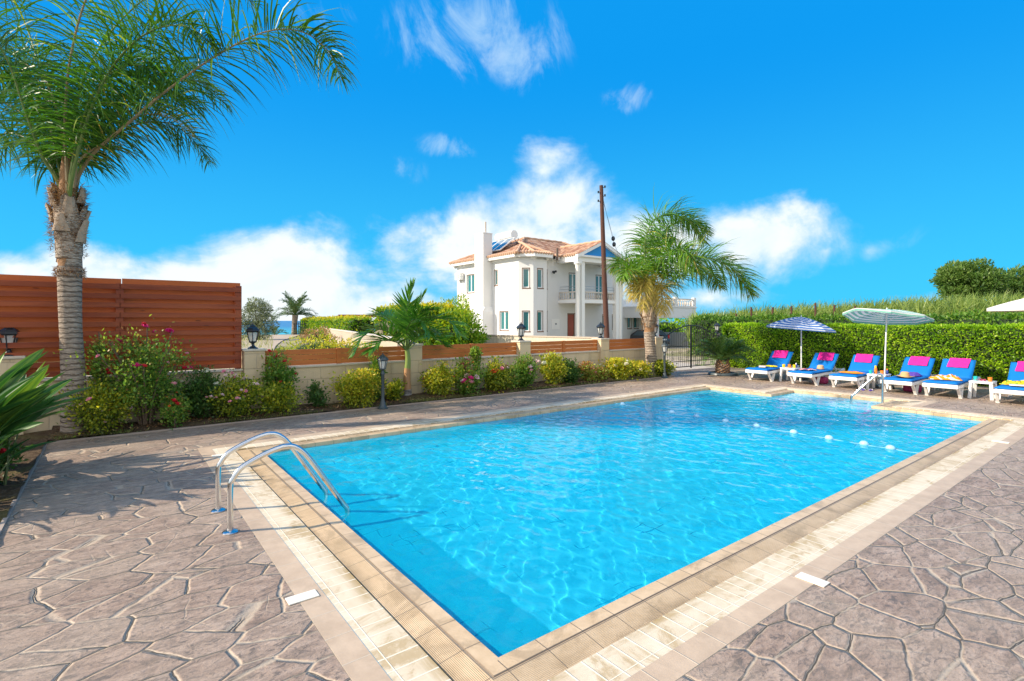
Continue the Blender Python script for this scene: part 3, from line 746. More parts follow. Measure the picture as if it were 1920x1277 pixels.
# tall screen fence on the left
tf = thing('timber_screen_fence', 'tall reddish horizontal board fence standing on the block wall at left', 'fence', P(0, WB, 0), ANG)
r_ = random.Random(5)
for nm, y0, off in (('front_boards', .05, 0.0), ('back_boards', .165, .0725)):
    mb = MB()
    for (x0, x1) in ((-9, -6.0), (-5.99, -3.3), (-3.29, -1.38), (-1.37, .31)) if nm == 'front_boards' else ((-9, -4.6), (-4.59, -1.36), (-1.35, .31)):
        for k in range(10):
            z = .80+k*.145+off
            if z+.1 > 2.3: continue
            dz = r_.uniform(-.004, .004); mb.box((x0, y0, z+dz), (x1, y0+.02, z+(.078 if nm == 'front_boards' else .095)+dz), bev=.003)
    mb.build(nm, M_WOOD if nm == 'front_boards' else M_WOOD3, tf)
for a in (-6.0, -3.3, -1.38, .265):
    mb = MB(); mb.box((a-.05, .072, .787), (a+.05, .163, 2.22 if a > 0 else 2.19), bev=.004); mb.build('post', M_WOOD, tf)
def low_fence(a0, a1, posts, label, z1=1.085):
    o = thing('low_timber_fence', label, 'fence', P(a0, WB, 0), ANG, 'low board fences between pillars'); L = a1-a0
    xs_ = [0]+[p-a0 for p in posts]+[L]
    for i in range(len(xs_)-1):
        mb = MB()
        for k in range(3): mb.box((xs_[i]+(.045 if i else 0), .09, .790+k*.099), (xs_[i+1]-(.045 if i < len(xs_)-2 else 0), .112, .790+k*.099+.0945), bev=.003)
        mb.build('board_panel', M_WOOD2, o)
    for p in xs_[1:-1]:
        mb = MB(); mb.box((p-.045, .075, .787), (p+.045, .135, z1+.004), bev=.004); mb.build('post', M_WOOD2, o)
low_fence(.665, 3.415, [2.02], 'low orange board fence behind the young green palm and the path lantern')
low_fence(3.745, 6.395, [5.1], 'low orange board fence behind the red and magenta roses, below the white house chimney')
low_fence(6.725, 9.255, [7.98], 'low orange board fence between two lantern pillars, below the porch of the white house')
low_fence(9.585, 11.685, [], 'short low board fence beside the gate, right of the utility pole')
# ---- lanterns
M_BLK = m_simple('black_cast_metal', (.018, .022, .028), .38, spec=.5, var=.2, vs=30)
M_GRY = m_simple('grey_green_painted_metal', (.055, .075, .085), .42, spec=.5, var=.2, vs=30)
def m_glass(name, col, a=.35):
    m, t = mat(name); b = pbsdf(t, col, .25, None, .6); tr = t.new('ShaderNodeBsdfTransparent')
    mx = t.new('ShaderNodeMixShader'); mx.inputs[0].default_value = a; t.l.new(b.outputs[0], mx.inputs[1]); t.l.new(tr.outputs[0], mx.inputs[2]); t.l.new(mx.outputs[0], t.out.inputs[0]); return m
M_LG = m_glass('frosted_lantern_glass', (.75, .76, .74), .4)
def lantern_head(parent, z, s, M):
    """six-sided lantern: base dish, ribs, glass, lamp, roof, finial"""
    mb = MB(); mb.lathe([(.0, 0), (.05*s, 0), (.075*s, .015*s), (.06*s, .03*s)], 6, c=(0, 0, z))
    for k in range(6):
        a = math.pi/3*k; c_, s_ = math.cos(a), math.sin(a)
        mb.bar((.062*s*c_, .062*s*s_, z+.02*s), (.10*s*c_, .10*s*s_, z+.20*s), .012*s, .012*s)
    mb.lathe([(.108*s, .19*s), (.115*s, .20*s), (.108*s, .215*s), (.0, .215*s)], 6, c=(0, 0, z)); mb.build('lantern_frame', M, parent)
    mb = MB(); mb.lathe([(.055*s, .03*s), (.092*s, .192*s)], 6, c=(0, 0, z)); mb.f = mb.f[:6]; mb.fm = mb.fm[:6]; mb.build('lantern_glass', M_LG, parent)
    mb = MB(); mb.lathe([(.0, .03*s), (.022*s, .035*s), (.026*s, .11*s), (.0, .13*s)], 8, c=(0, 0, z)); mb.build('bulb', M_WHITE, parent, smooth=True)
    mb = MB(); mb.lathe([(.128*s, .212*s), (.122*s, .228*s), (.095*s, .262*s), (.058*s, .285*s), (.05*s, .29*s), (.05*s, .305*s), (.03*s, .318*s), (.012*s, .325*s), (.016*s, .34*s), (.0, .362*s)], 6, c=(0, 0, z)); mb.build('lantern_roof', M, parent)
M_WHITE = m_simple('white_plastic', (.82, .82, .80), .35, spec=.5, var=.02, vs=3)
def pillar_lamp(a, label):
    o = thing('pillar_lantern', label, 'lantern', P(a, WB+.115, 1.125), ANG+.3, 'lanterns on the wall pillars')
    mb = MB(); mb.lathe([(.085, 0), (.085, .012), (.05, .03), (.028, .06), (.024, .085), (.04, .10), (.0, .105)], 14); mb.build('base', M_BLK, o, smooth=True)
    lantern_head(o, .10, 1.0, M_BLK); return o
for k, lb in enumerate(('black lantern on the far-left pillar in front of the tall fence', 'black lantern on the pillar at the end of the tall red fence', 'black lantern half hidden behind the fronds of the young palm',
                        'black lantern on the pillar below the bay window of the house', 'black lantern on the pillar beside the brown utility pole', 'black lantern on the gate pillar behind the right palm trunk')):
    pillar_lamp(PIL[k], lb)
def path_lamp(a, b, label):
    o = thing('path_lamp', label, 'lamp', P(a, b, 0), .4, 'grey lamp posts at the bed edge')
    mb = MB(); mb.lathe([(.10, 0), (.10, .015), (.075, .03), (.055, .07), (.047, .12), (.034, .16), (.030, .20), (.030, .62), (.038, .63), (.038, .645), (.028, .66), (.024, .70), (.04, .715), (0, .72)], 14); mb.build('post', M_GRY, o, smooth=True)
    lantern_head(o, .715, .86, M_GRY); return o
path_lamp(2.48, 7.03, 'slim grey lantern post at the bed edge beside the yellow shrub and young palm')
path_lamp(10.95, 7.05, 'slim grey lantern post at the bed edge in front of the iron gate')
# ---- iron gate
M_IRON = m_simple('black_iron', (.02, .022, .025), .45)
gt = thing('iron_gate', 'black wrought iron double gate with arched top beside the right palm', 'gate', P(12.05, 8.02, 0), ANG-.03)
GW = 3.15
def gtop(x): return 1.10 + .36*max(0, math.sin(math.pi*min(max((x-.25)/(GW-.5), 0), 1)))**.9
for li, (x0, x1) in enumerate(((.02, GW/2-.01), (GW/2+.01, GW-.02))):
    mb = MB()
    n = 14
    for k in range(n+1):
        x = x0+.03+(x1-x0-.06)*k/n; zt = gtop(x)+(.06 if k % 1 == 0 else 0)
        mb.tube([(x, 0, .12), (x, 0, zt)], .007, 5)
    mb.build('bars', M_IRON, gt)
    mb = MB(); mb.tube([(x0, 0, .12), (x1, 0, .12)], .016, 6); mb.tube([(x0, 0, .30), (x1, 0, .30)], .011, 6); mb.tube([(x0, 0, .78), (x1, 0, .78)], .011, 6)
    mb.tube([(x0+(x1-x0)*k/14, 0, gtop(x0+(x1-x0)*k/14)) for k in range(15)], .017, 6)
    for x in (x0, x1): mb.tube([(x, 0, .06), (x, 0, gtop(x))], .02, 6)
    mb.build('leaf_frame', M_IRON, gt)
    for k in range(4):
        mb = MB(); xc = x0+(x1-x0)*(k+.5)/4
        for sg in (-1, 1):
            mb.tube([(xc+sg*(.03+.06*u)*math.cos(7*u), -.01, .50+.1*sg+(.02+.06*u)*math.sin(7*u)) for u in np.linspace(0, 1, 12)], .005, 4)
        mb.tube([(xc, -.01, .35), (xc, -.01, .65)], .005, 4); mb.build('scroll', M_IRON, gt)
mb = MB(); mb.box((GW, -.06, 0), (GW+.13, .07, 1.18)); mb.build('gate_post', M_IRON, gt)
o = thing('gate_lantern', 'black lantern on the iron gate post at the right end of the gate', 'lantern', P(12.05+GW+.02, 8.0, 1.18), ANG)
mb = MB(); mb.lathe([(.07, 0), (.07, .012), (.03, .04), (.03, .08), (0, .085)], 10); mb.build('base', M_BLK, o, smooth=True); lantern_head(o, .08, .85, M_BLK)
# ============================================================ chrome ladder and handrail
def m_chrome():
    m, t = mat('stainless_steel'); oc = t.new('ShaderNodeTexCoord').outputs['Object']
    finish(t, pbsdf(t, (.62, .63, .64), t.rng(t.noise(oc, 30, 3, .6), .3, .7, .12, .2), None, .5, 1.0)); return m
M_CHR = m_chrome()
ld = thing('pool_ladder', 'chrome pool ladder with two bent handrails at the left end of the pool', 'ladder', P(-.757, 2.30, 0), ANG)
def rail_pts(z):
    px = [(0, .03), (0, .34), (.02, .41), (.07, .475), (.15, .52), (.26, .567), (.35, .594), (.41, .60), (.47, .585), (.54, .53), (.62, .42), (.74, .235), (.87, .035), (.905, -.02), (.912, -.10), (.91, -.45)]
    return curve([(x, 0, z_) for x, z_ in px], 5)
base_b = [0.0, .0]
p1, p2 = gp(432, 998), gp(415, 957)
b1 = (p1-N0).dot(D2); b2 = (p2-N0).dot(D2)
for bb in (b1, b1+.57):
    y = bb-2.30
    mb = MB(); mb.tube([p+Vector((0, y, 0)) for p in rail_pts(0)], .0215, 14); rl = mb.build('handrail', M_CHR, ld, smooth=True)
    mb = MB(); mb.lathe([(.058, .0), (.058, .006), (.05, .014), (.024, .022), (.024, .03)], 20, c=(0, y, 0)); mb.build('floor_flange', M_CHR, ld, smooth=True)
for zz in (-.14, -.36):
    mb = MB(); mb.box((.845, b1-2.30, zz-.012), (.935, b1+.57-2.30, zz+.012), bev=.006); mb.build('step', M_CHR, ld)
hr = thing('steps_handrail', 'single bent chrome handrail rising from the steps alcove at the far pool end', 'handrail', P(10.15, 1.85, 0), ANG)
mb = MB(); pa = Vector((0, .0, -.4))
w0 = gp(1596, 756, -.04); w1 = gp(1655, 760, -.04)
a0_, b0_ = (w0-N0).dot(D1)-10.15, (w0-N0).dot(D2)-1.85; a1_, b1_ = (w1-N0).dot(D1)-10.15, (w1-N0).dot(D2)-1.85
A_ = Vector((a0_, b0_, 0)); B_ = Vector((a1_, b1_, 0))
mb.tube(curve([A_+Vector((0, 0, -.45)), A_+Vector((0, 0, .05)), A_.lerp(B_, .12)+Vector((0, 0, .16)), A_.lerp(B_, .5)+Vector((0, 0, .38)), A_.lerp(B_, .84)+Vector((0, 0, .555)), A_.lerp(B_, .95)+Vector((0, 0, .565)), A_.lerp(B_, 1.0)+Vector((0, 0, .50)), B_+Vector((0, 0, .1)), B_+Vector((0, 0, -.5))], 6), .022, 12)
mb.build('rail_tube', M_CHR, hr, smooth=True)
for q in (A_, B_): mb = MB(); mb.lathe([(.05, -.42), (.05, -.405), (.022, -.39)], 14, c=q); mb.build('base_flange', M_CHR, hr, smooth=True)
# ============================================================ lane rope with floats
M_FLOAT = m_simple('white_float', (.33, .58, .76), .4)
rp = thing('lane_rope', 'thin white rope with round floats stretched across the pool', 'rope', P(6.53, 0, WZ), ANG)
BUO = [4.81, 3.66, 3.17, 2.63, 2.11, 1.55, 1.07, .64, .34]
mb = MB(); ys = [0.0]+sorted(BUO)+[PB]
pts = []
for i in range(len(ys)-1):
    for k in range(4):
        u = k/4; pts.append((0+.01*math.sin(i*2+u*3), ys[i]+(ys[i+1]-ys[i])*u, .012-.014*math.sin(math.pi*u)))
pts.append((0, PB, .02)); mb.tube([(0, -.02, .05)]+pts+[(0, PB+.02, .05)], .0035, 5); mb.build('rope', M_FLOAT, rp)
for b in BUO:
    mb = MB(); mb.lathe([(.0, -.055), (.016, -.05), (.036, -.03), (.042, 0), (.036, .03), (.016, .05), (0, .055)], 14)
    mb.xf(Matrix.Translation((0, b, .012)) @ Matrix.Rotation(R(90), 4, 'X')); mb.build('float', M_FLOAT, rp, smooth=True)
# white lids let into the border
M_LID = m_simple('white_lid', (.78, .74, .64), .5, var=.08, vs=12)
for (px, py), lb, rz in (((567, 1121), 'white rectangular cover let into the border tiles at the bottom left, nearest the camera', 90), ((1523, 1088), 'white rectangular cover on the right border tiles near the bottom right', 0), ((1876, 829), 'white rectangular cover at the far right border edge', 0), ((413, 854), 'white rectangular cover by the far-left pool corner', 90)):
    q = gp(px, py); mb = MB()
    if rz: mb.box((-.085, -.045, .0015), (.085, .045, .008), bev=.002)
    else: mb.box((-.045, -.085, .0015), (.045, .085, .008), bev=.002)
    o = mb.build('deck_cover', M_LID); o.location = q; o.rotation_euler = (0, 0, ANG + R(90) if False else ANG); tag(o, lb, 'cover', 'white covers set in the pool border')
# ============================================================ sun loungers
M_BLUE = m_simple('blue_cushion', (.002, .155, .50), .75, spec=.25, var=.12, vs=5, bump=.35, bs=18)
M_PINK = m_simple('pink_towel', (.78, .03, .28), .95, spec=.1, var=.15, vs=10, bump=1.0, bs=90)
def make_lounger():
    o = thing('sun_lounger', 'x', 'sun lounger'); W_ = .60
    # side rails: profile in (x, z)
    fr = MB()
    for y in (-W_/2+.02, W_/2-.02):
        c = curve([(0, y, .245), (.35, y, .25), (.75, y, .262), (1.10, y, .255), (1.45, y, .235), (1.72, y, .255), (1.93, y, .31)], 5)
        for i in range(len(c)-1): fr.bar(c[i], c[i+1], .045, .062)
    for x, z in ((.01, .248), (.4, .25), (.8, .262), (1.15, .252), (1.90, .30)): fr.box((x-.03, -W_/2+.04, z-.02), (x+.03, W_/2-.04, z+.025))
    fr.box((-.028, -W_/2, .205), (.012, W_/2, .29), bev=.02)
    for k in range(7): x = .1+k*.155; fr.box((x, -W_/2+.04, .26), (x+.09, W_/2-.04, .278))
    fr.build('frame', M_WHITE, o)
    for x0 in (.05, 1.25):
        for sy in (-1, 1):
            y = sy*(W_/2-.03); lg = MB()
            xb = x0+.22; ya = y+sy*.012
            lg.bar((x0+.02, y, .25), (xb, ya, .0), .045, .05, up=Vector((0, sy, 0))); lg.bar((x0+.40, y, .25), (xb+.015, ya, .0), .045, .05, up=Vector((0, sy, 0)))
            lg.box((xb-.035, ya-.03, 0), (xb+.05, ya+.03, .03)); lg.build('leg', M_WHITE, o)
    bk = MB(); HX, HZ, TX, TZ_ = 1.16, .285, 1.575, .675
    for y in (-W_/2+.05, W_/2-.05): bk.bar((HX, y, HZ), (TX, y, TZ_), .04, .035)
    for k in range(6):
        u = .1+.16*k; x = HX+(TX-HX)*u; z = HZ+(TZ_-HZ)*u; bk.bar((x, -W_/2+.05, z), (x, W_/2-.05, z), .02, .06, up=Vector((1, 0, -.8)))
    for y in (-.2, .2): bk.bar((HX+.27, y, HZ+.24), (1.62, y, .27), .03, .022)
    bk.build('back_frame', M_WHITE, o)
    # cushions: grid surfaces, rounded at their edges
    def cushion(p0, p1, w, th, name, sag=.012):
        p0, p1 = Vector(p0), Vector(p1); d = (p1-p0).normalized(); n = Vector((-d.z, 0, d.x)); L = (p1-p0).length
        nx_, ny_ = 16, 10; vs = []; fs = []
        for lay in (0, 1):
            for i in range(nx_+1):
                for j in range(ny_+1):
                    u, v = i/nx_, j/ny_; e = min(u, 1-u)*L; f_ = min(v, 1-v)*w; r = .03
                    rd = (1-max(0, 1-e/r)**2)**.5 * (1-max(0, 1-f_/r)**2)**.5
                    h = (th*(.55+.45*rd) + .006*math.sin(u*L*14)*rd - sag*math.sin(math.pi*u)*rd + .004*math.sin(v*9+u*5)) if lay else -th*.0+th*.25*(1-rd)
                    vs.append(p0+d*(u*L)+Vector((0, (v-.5)*w, 0))+n*h)
        k = (nx_+1)*(ny_+1)
        for i in range(nx_):
            for j in range(ny_):
                a = i*(ny_+1)+j; q = [a, a+1, a+ny_+2, a+ny_+1]; fs.append([k+x for x in q][::-1]); fs.append(q)
        ring = [i*(ny_+1) for i in range(nx_+1)] + [nx_*(ny_+1)+j for j in range(1, ny_+1)] + [i*(ny_+1)+ny_ for i in range(nx_-1, -1, -1)] + [j for j in range(ny_-1, 0, -1)]
        for i in range(len(ring)): a, b = ring[i], ring[(i+1) % len(ring)]; fs.append([a, b, b+k, a+k])
        me = MB(); me.add(vs, fs); bm_ = me.build(name, M_BLUE, o)
        bm = bmesh.new(); bm.from_mesh(bm_.data); bmesh.ops.recalc_face_normals(bm, faces=bm.faces)
        for f in bm.faces: f.smooth = True
        bm.to_mesh(bm_.data); bm.free()
    cushion((-.02, 0, .285), (1.19, 0, .300), .585, .055, 'seat_cushion')
    cushion((1.17, 0, .315), (1.59, 0, .715), .585, .05, 'back_cushion', .006)
    return o
LB = [5.33, 4.24, 3.27, 2.22, 1.46, .30]; LA = [12.19, 12.24, 12.24, 12.25, 12.29, 12.16]
LL = ['blue cushioned white lounger farthest left, nearest the cycad', 'blue cushioned lounger with a small sun hat and open magazine, second from the cycad', 'blue cushioned lounger with a flat orange cloth on its seat, behind the chrome handrail',
      'blue cushioned lounger with the wide straw hat and purple cloth on its seat', 'blue cushioned lounger with an orange and white crumpled towel, left of the rightmost table', 'blue cushioned lounger cut off by the right edge of the photo']
base = make_lounger(); LG = []
for i in range(6):
    o = base if i == 0 else copy_thing(base)
    o.location = P(LA[i], LB[i]-.29, 0); o.rotation_euler = (0, 0, ANG + R([1.5, -.5, .8, -1, .5, 0][i])); o['label'] = LL[i]; o['group'] = 'blue sun loungers beside the pool'; LG.append(o)
def on_l(i, x, y, z): # point in lounger i's frame, to world
    c, s = math.cos(LG[i].rotation_euler[2]), math.sin(LG[i].rotation_euler[2]); l = LG[i].location
    return Vector((l.x+x*c-y*s, l.y+x*s+y*c, z))
def cloth(name, w, d, M, hfun, label, cat, loc, rz, group=None, n=14, th=.008, tilt=None):
    """a thin folded cloth: closed surface following hfun(x, y)"""
    vs = []; fs = []
    for lay in (1, 0):
        for i in range(n+1):
            for j in range(n+1):
                u, v = i/n-.5, j/n-.5; x, y, z = hfun(u, v); vs.append(Vector((x, y, z+(th if lay else 0))))
    k = (n+1)**2
    for i in range(n):
        for j in range(n):
            a = i*(n+1)+j; q = [a, a+n+1, a+n+2, a+1]; fs.append(q); fs.append([x+k for x in q][::-1])
    ring = [i*(n+1) for i in range(n+1)] + [n*(n+1)+j for j in range(1, n+1)] + [i*(n+1)+n for i in range(n-1, -1, -1)] + [j for j in range(n-1, 0, -1)]
    for i in range(len(ring)): a, b = ring[i], ring[(i+1) % len(ring)]; fs.append([b, a, a+k, b+k])
    m_ = MB(); m_.add(vs, fs); o = m_.build(name, M, None, smooth=True); o.location = loc; o.rotation_euler = (0, 0, rz); return tag(o, label, cat, group)
def back_towel(i):
    rr = random.Random(i); w = .37; L = .28; off = rr.uniform(-.03, .03)
    dx, dz = .42, .40; l_ = math.hypot(dx, dz); ex, ez = dx/l_, dz/l_
    top = Vector((1.59, 0, .715)); nrm = Vector((-ez, 0, ex))
    def hf(u, v):
        s_ = (u+.5)*(L+.20)      # runs up the front, over the top and down the back
        y = v*w+off+.01*math.sin(u*5+i)
        if s_ < L: q = top-Vector((ex, 0, ez))*(L-s_)+nrm*(.060+.003*math.sin(v*14+i)+.003*math.sin(u*11))
        elif s_ < L+.08: a = (s_-L)/.08; q = top+nrm*(.060-.07*a)+Vector((ex, 0, ez))*(.018*math.sin(math.pi*a))
        else: q = top-nrm*.012-Vector((ex, 0, ez))*(s_-L-.08)
        return q.x, y, q.z
    o = cloth('pink_towel', w, L, M_PINK, hf, TL[i], 'towel', LG[i].location, LG[i].rotation_euler[2], 'pink towels over the lounger backs')
TL = ['bright pink towel over the back of the lounger nearest the cycad', 'bright pink towel over the back of the lounger with the small sun hat', 'bright pink towel over the back of the lounger with the flat orange cloth',
      'bright pink towel over the back of the lounger with the wide straw hat', 'bright pink towel over the back of the lounger with the orange and white towel', 'bright pink towel at the right edge of the photo over the last lounger back']
for i in range(6): back_towel(i)
SZ = .352
def crumple(seed, w, d, h, two=False):
    r = random.Random(seed); ks = [(r.uniform(6, 22), r.uniform(6, 22), r.uniform(0, 6)) for _ in range(5)]
    def hf(u, v):
        e = max(0, 1-(2*abs(u))**4)*max(0, 1-(2*abs(v))**4)
        z = sum(math.sin(a*u+b*v+c) for a, b, c in ks)/5; z = h*e*(.45+.55*z)
        return u*w*(1+.15*math.sin(7*v+seed)), v*d*(1+.2*math.sin(9*u+seed)), max(0, z)
    return hf
def m_striped(name, c1, c2, f, rot=0, lo=.45, hi=.55):
    m, t = mat(name); oc = t.new('ShaderNodeTexCoord').outputs['Object']; sp = t.new('ShaderNodeSeparateXYZ'); t.l.new(t.map(oc, rot=(0, 0, rot)), sp.inputs[0])
    s_ = t.m('MULTIPLY_ADD', t.m('SINE', t.m('MULTIPLY', sp.outputs[0], f)), .5, .5)
    finish(t, pbsdf(t, t.mix(t.rng(s_, lo, hi), c1, c2), .9, None, .1)); return m
def m_spots(name, c1, c2, c3):
    m, t = mat(name); oc = t.new('ShaderNodeTexCoord').outputs['Object']; n = t.noise(oc, 16, 2, .5); n2 = t.noise(t.map(oc, loc=(3, 3, 3)), 22, 2, .5)
    finish(t, pbsdf(t, t.mix(t.rng(n2, .58, .6), t.mix(t.rng(n, .5, .53), c1, c2), c3), .9, None, .1)); return m
M_ORA = m_simple('orange_cloth', (.82, .26, .02), .9, var=.2, vs=14, bump=.6, bs=60)
M_ORW = m_striped('orange_white_cloth', (.82, .30, .03), (.85, .80, .72), 60, .5, .72, .8)
M_PUR = m_simple('purple_cloth', (.075, .035, .30), .85, var=.4, vs=14)
M_YEL = m_spots('yellow_patterned_cloth', (.82, .66, .03), (.10, .35, .05), (.80, .22, .02))
cloth('orange_cloth', .3, .3, M_ORA, crumple(3, .26, .44, .045), 'flat orange cloth lying on the seat behind the chrome handrail', 'cloth', on_l(2, .52, .0, SZ), ANG)
cloth('beach_towel', .3, .3, M_ORW, crumple(5, .34, .46, .13), 'crumpled orange and white towel on the lounger seat', 'towel', on_l(4, .55, .03, SZ), ANG+.3)
cloth('purple_cloth', .3, .3, M_PUR, crumple(9, .26, .24, .11), 'dark purple crumpled cloth behind the wide straw hat', 'cloth', on_l(3, .88, -.08, SZ), ANG)
cloth('patterned_towel', .3, .3, M_YEL, crumple(12, .34, .46, .10), 'yellow patterned towel bunched on the seat at the right edge', 'towel', on_l(5, .62, .02, SZ), ANG)
cloth('swimwear', .3, .3, M_YEL, crumple(15, .16, .30, .05), 'small yellow and blue swimwear on the lounger nearest the cycad', 'swimwear', on_l(0, .78, -.02, SZ), ANG+.2)
def m_straw(name, c):
    m, t = mat(name); oc = t.new('ShaderNodeTexCoord').outputs['Object']; l = t.vm('LENGTH', oc, out=1)
    s_ = t.m('SINE', t.m('MULTIPLY', l, 500)); finish(t, pbsdf(t, t.mix(t.m('MULTIPLY_ADD', s_, .4, .5), tuple(x*.7 for x in c), c), .8, t.bump(s_, .4, .003), .2)); return m
def hat(name, label, loc, rb, rc, h, M, wavy=.012, ribbon=None, tilt=0):
    o = thing(name, label, 'hat', loc, .5); mb = MB(); n = 28; vs = []; fs = []
    prof = [(0, h), (rc*.6, h*.98), (rc*.88, h*.86), (rc, h*.55), (rc*1.02, .012), ((rc+rb)/2, .010), (rb*.97, .014), (rb, .008), (rb*.96, .003), (rc*.9, .0), (rc*.85, h*.5), (0, h*.9)]
    for r_, z in prof:
        for j in range(n): a = 6.283*j/n; vs.append(Vector((r_*math.cos(a), r_*math.sin(a), z+(wavy*(math.sin(3*a)+1)*max(0, (r_-rc)/(rb-rc))))))
    for i in range(len(prof)-1):
        for j in range(n): j2 = (j+1) % n; fs.append([i*n+j, (i+1)*n+j, (i+1)*n+j2, i*n+j2])
    mb.add(vs, fs); mb.build('hat_body', M, o, smooth=True)
    if ribbon: mb = MB(); mb.lathe([(rc*1.03, .014), (rc*1.035, .05), (rc*.99, .052)], 28); mb.build('ribbon', ribbon, o, smooth=True)
    return o
M_STRAW = m_straw('straw', (.68, .42, .20)); M_STRAW2 = m_straw('tan_straw', (.72, .46, .26)); M_WHAT = m_straw('white_straw', (.82, .74, .60))
hat('straw_hat', 'wide-brimmed straw hat on the blue seat beside the purple cloth', on_l(3, .42, -.04, SZ), .19, .085, .12, M_STRAW)
hat('small_sun_hat', 'small tan sun hat at the backrest of the second lounger', on_l(1, .95, -.09, SZ), .10, .08, .11, M_STRAW2, .004)
hat('white_sun_hat', 'pale sun hat on the yellow patterned towel at the right edge', on_l(5, .86, -.1, SZ+.05), .15, .085, .10, M_WHAT, .008, M_YEL)
M_PAGE = m_simple('page_paper', (.80, .76, .70), .7); M_MAG = m_spots('magazine_print', (.75, .55, .48), (.60, .08, .12), (.12, .18, .35))
def book(name, label, loc, rz, w, d, th, M, cat):
    o = thing(name, label, cat, loc, rz); mb = MB(); mb.box((-w/2, -d/2, .002), (w/2-.004, d/2, th-.002)); mb.build('pages', M_PAGE, o)
    mb = MB(); mb.box((-w/2, -d/2-.003, th-.002), (w/2, d/2+.003, th)); mb.box((-w/2, -d/2-.003, 0), (w/2, d/2+.003, .002)); mb.box((w/2-.003, -d/2-.003, 0), (w/2, d/2+.003, th)); mb.build('cover', M, o); return o
book('book', 'pale paperback book on the lounger nearest the cycad', on_l(0, .40, .03, SZ), ANG+.4, .20, .16, .04, m_simple('tan_book_cover', (.70, .48, .34), .5, var=.3, vs=12), 'book')
book('paperback', 'thin paperback leaning on the yellow towel at the right edge', on_l(5, .36, .02, SZ), ANG+.2, .15, .22, .025, m_simple('orange_book_cover', (.70, .42, .22), .5, var=.3, vs=12), 'book')
mg = thing('open_magazine', 'open magazine lying face up on the second lounger seat', 'magazine', on_l(1, .50, .03, SZ), ANG+.5)
for sg in (-1, 1):
    mb = MB(); vs = []; fs = []
    for i in range(7):
        u = i/6; z = .028*math.sin(math.pi*min(1, u*1.1))**.8*(1-u*.3)+.003
        for y in (-.12, .12): vs += [Vector((y, sg*u*.19, z)), Vector((y, sg*u*.19, max(0, z-.008)))]
    for i in range(6): a = i*4; fs += [[a, a+2, a+6, a+4], [a+1, a+5, a+7, a+3], [a, a+4, a+5, a+1], [a+2, a+3, a+7, a+6]]
    mb.add(vs, fs); mb.build('pages', M_MAG, mg)
# ---- side tables and what stands on them
def make_table():
    o = thing('side_table', 'x', 'table'); mb = MB(); mb.box((-.20, -.19, .345), (.20, .19, .365), bev=.008); mb.box((-.19, -.18, .325), (.19, .18, .345)); mb.build('table_top', M_WHITE, o)
    for sx in (-1, 1):
        for sy in (-1, 1): mb = MB(); mb.bar((sx*.165, sy*.155, .33), (sx*.20, sy*.175, 0), .05, .035); mb.build('leg', M_WHITE, o)
    return o
tb = make_table(); TBS = []
for i, (a, b, lb) in enumerate(((12.88, 4.47, 'white plastic side table under the blue striped parasol'), (12.85, 2.44, 'white plastic side table under the green striped parasol'), (12.88, .60, 'white plastic side table between the two rightmost loungers'))):
    o = tb if i == 0 else copy_thing(tb); o.location = P(a, b, 0); o.rotation_euler = (0, 0, ANG); o['label'] = lb; o['group'] = 'white side tables between the loungers'; TBS.append((a, b))
def tpos(i, da, db, z=.366): return P(TBS[i][0]+da, TBS[i][1]+db, z)
M_OR = m_simple('orange_plastic', (.80, .22, .02), .35); M_TQ = m_simple('turquoise_plastic', (.01, .45, .42), .35); M_YP = m_simple('yellow_plastic', (.82, .58, .01), .35); M_NB = m_simple('navy_plastic', (.03, .07, .30), .35); M_RD = m_simple('pink_red_plastic', (.65, .05, .16), .4)
def cup(label, loc, M, r=.038, h=.085):
    mb = MB(); mb.lathe([(r*.75, 0), (r*.8, .004), (r, h), (r*.93, h), (r*.74, .01), (0, .01)], 18); o = mb.build('cup', M, smooth=True); o.location = loc; return tag(o, label, 'cup', 'plastic cups on the side tables')
cup('yellow cup at the near corner of the table under the blue parasol', tpos(0, -.10, .13), M_YP)
cup('yellow cup beside the orange one under the blue parasol', tpos(0, -.02, -.11), M_YP)
cup('orange cup on the table under the blue parasol', tpos(0, -.06, -.0), M_OR)
cup('orange cup on the table under the green parasol', tpos(1, -.06, -.08), M_OR)
cup('turquoise cup beside the sun cream bottle under the green parasol', tpos(1, -.12, .13), M_TQ)
cup('turquoise cup on the rightmost side table', tpos(2, .02, .12), M_TQ)
cup('orange cup on the rightmost side table', tpos(2, -.04, -.12), M_OR)
def bottle(label, loc, M, Mc, r=.03, h=.15):
    o = thing('bottle', label, 'bottle', loc); mb = MB(); mb.lathe([(r, 0), (r*1.03, .01), (r, h*.6), (r*.75, h*.72), (r*.45, h*.76)], 16, sy=.75); mb.build('bottle_body', M, o, smooth=True)
    mb = MB(); mb.lathe([(r*.6, h*.74), (r*.62, h*.98), (r*.5, h), (0, h)], 14); mb.build('cap', Mc, o, smooth=True); return o
bottle('orange sun cream bottle with yellow cap on the table under the green parasol', tpos(1, -.02, .06), M_OR, M_YP, .034, .19)
bottle('small navy bottle with orange cap on the table under the green parasol', tpos(1, .05, -.15), M_NB, M_OR, .024, .13)
bottle('purple blue bottle on the table under the blue parasol', tpos(0, .10, -.10), M_NB, M_WHITE, .03, .12)
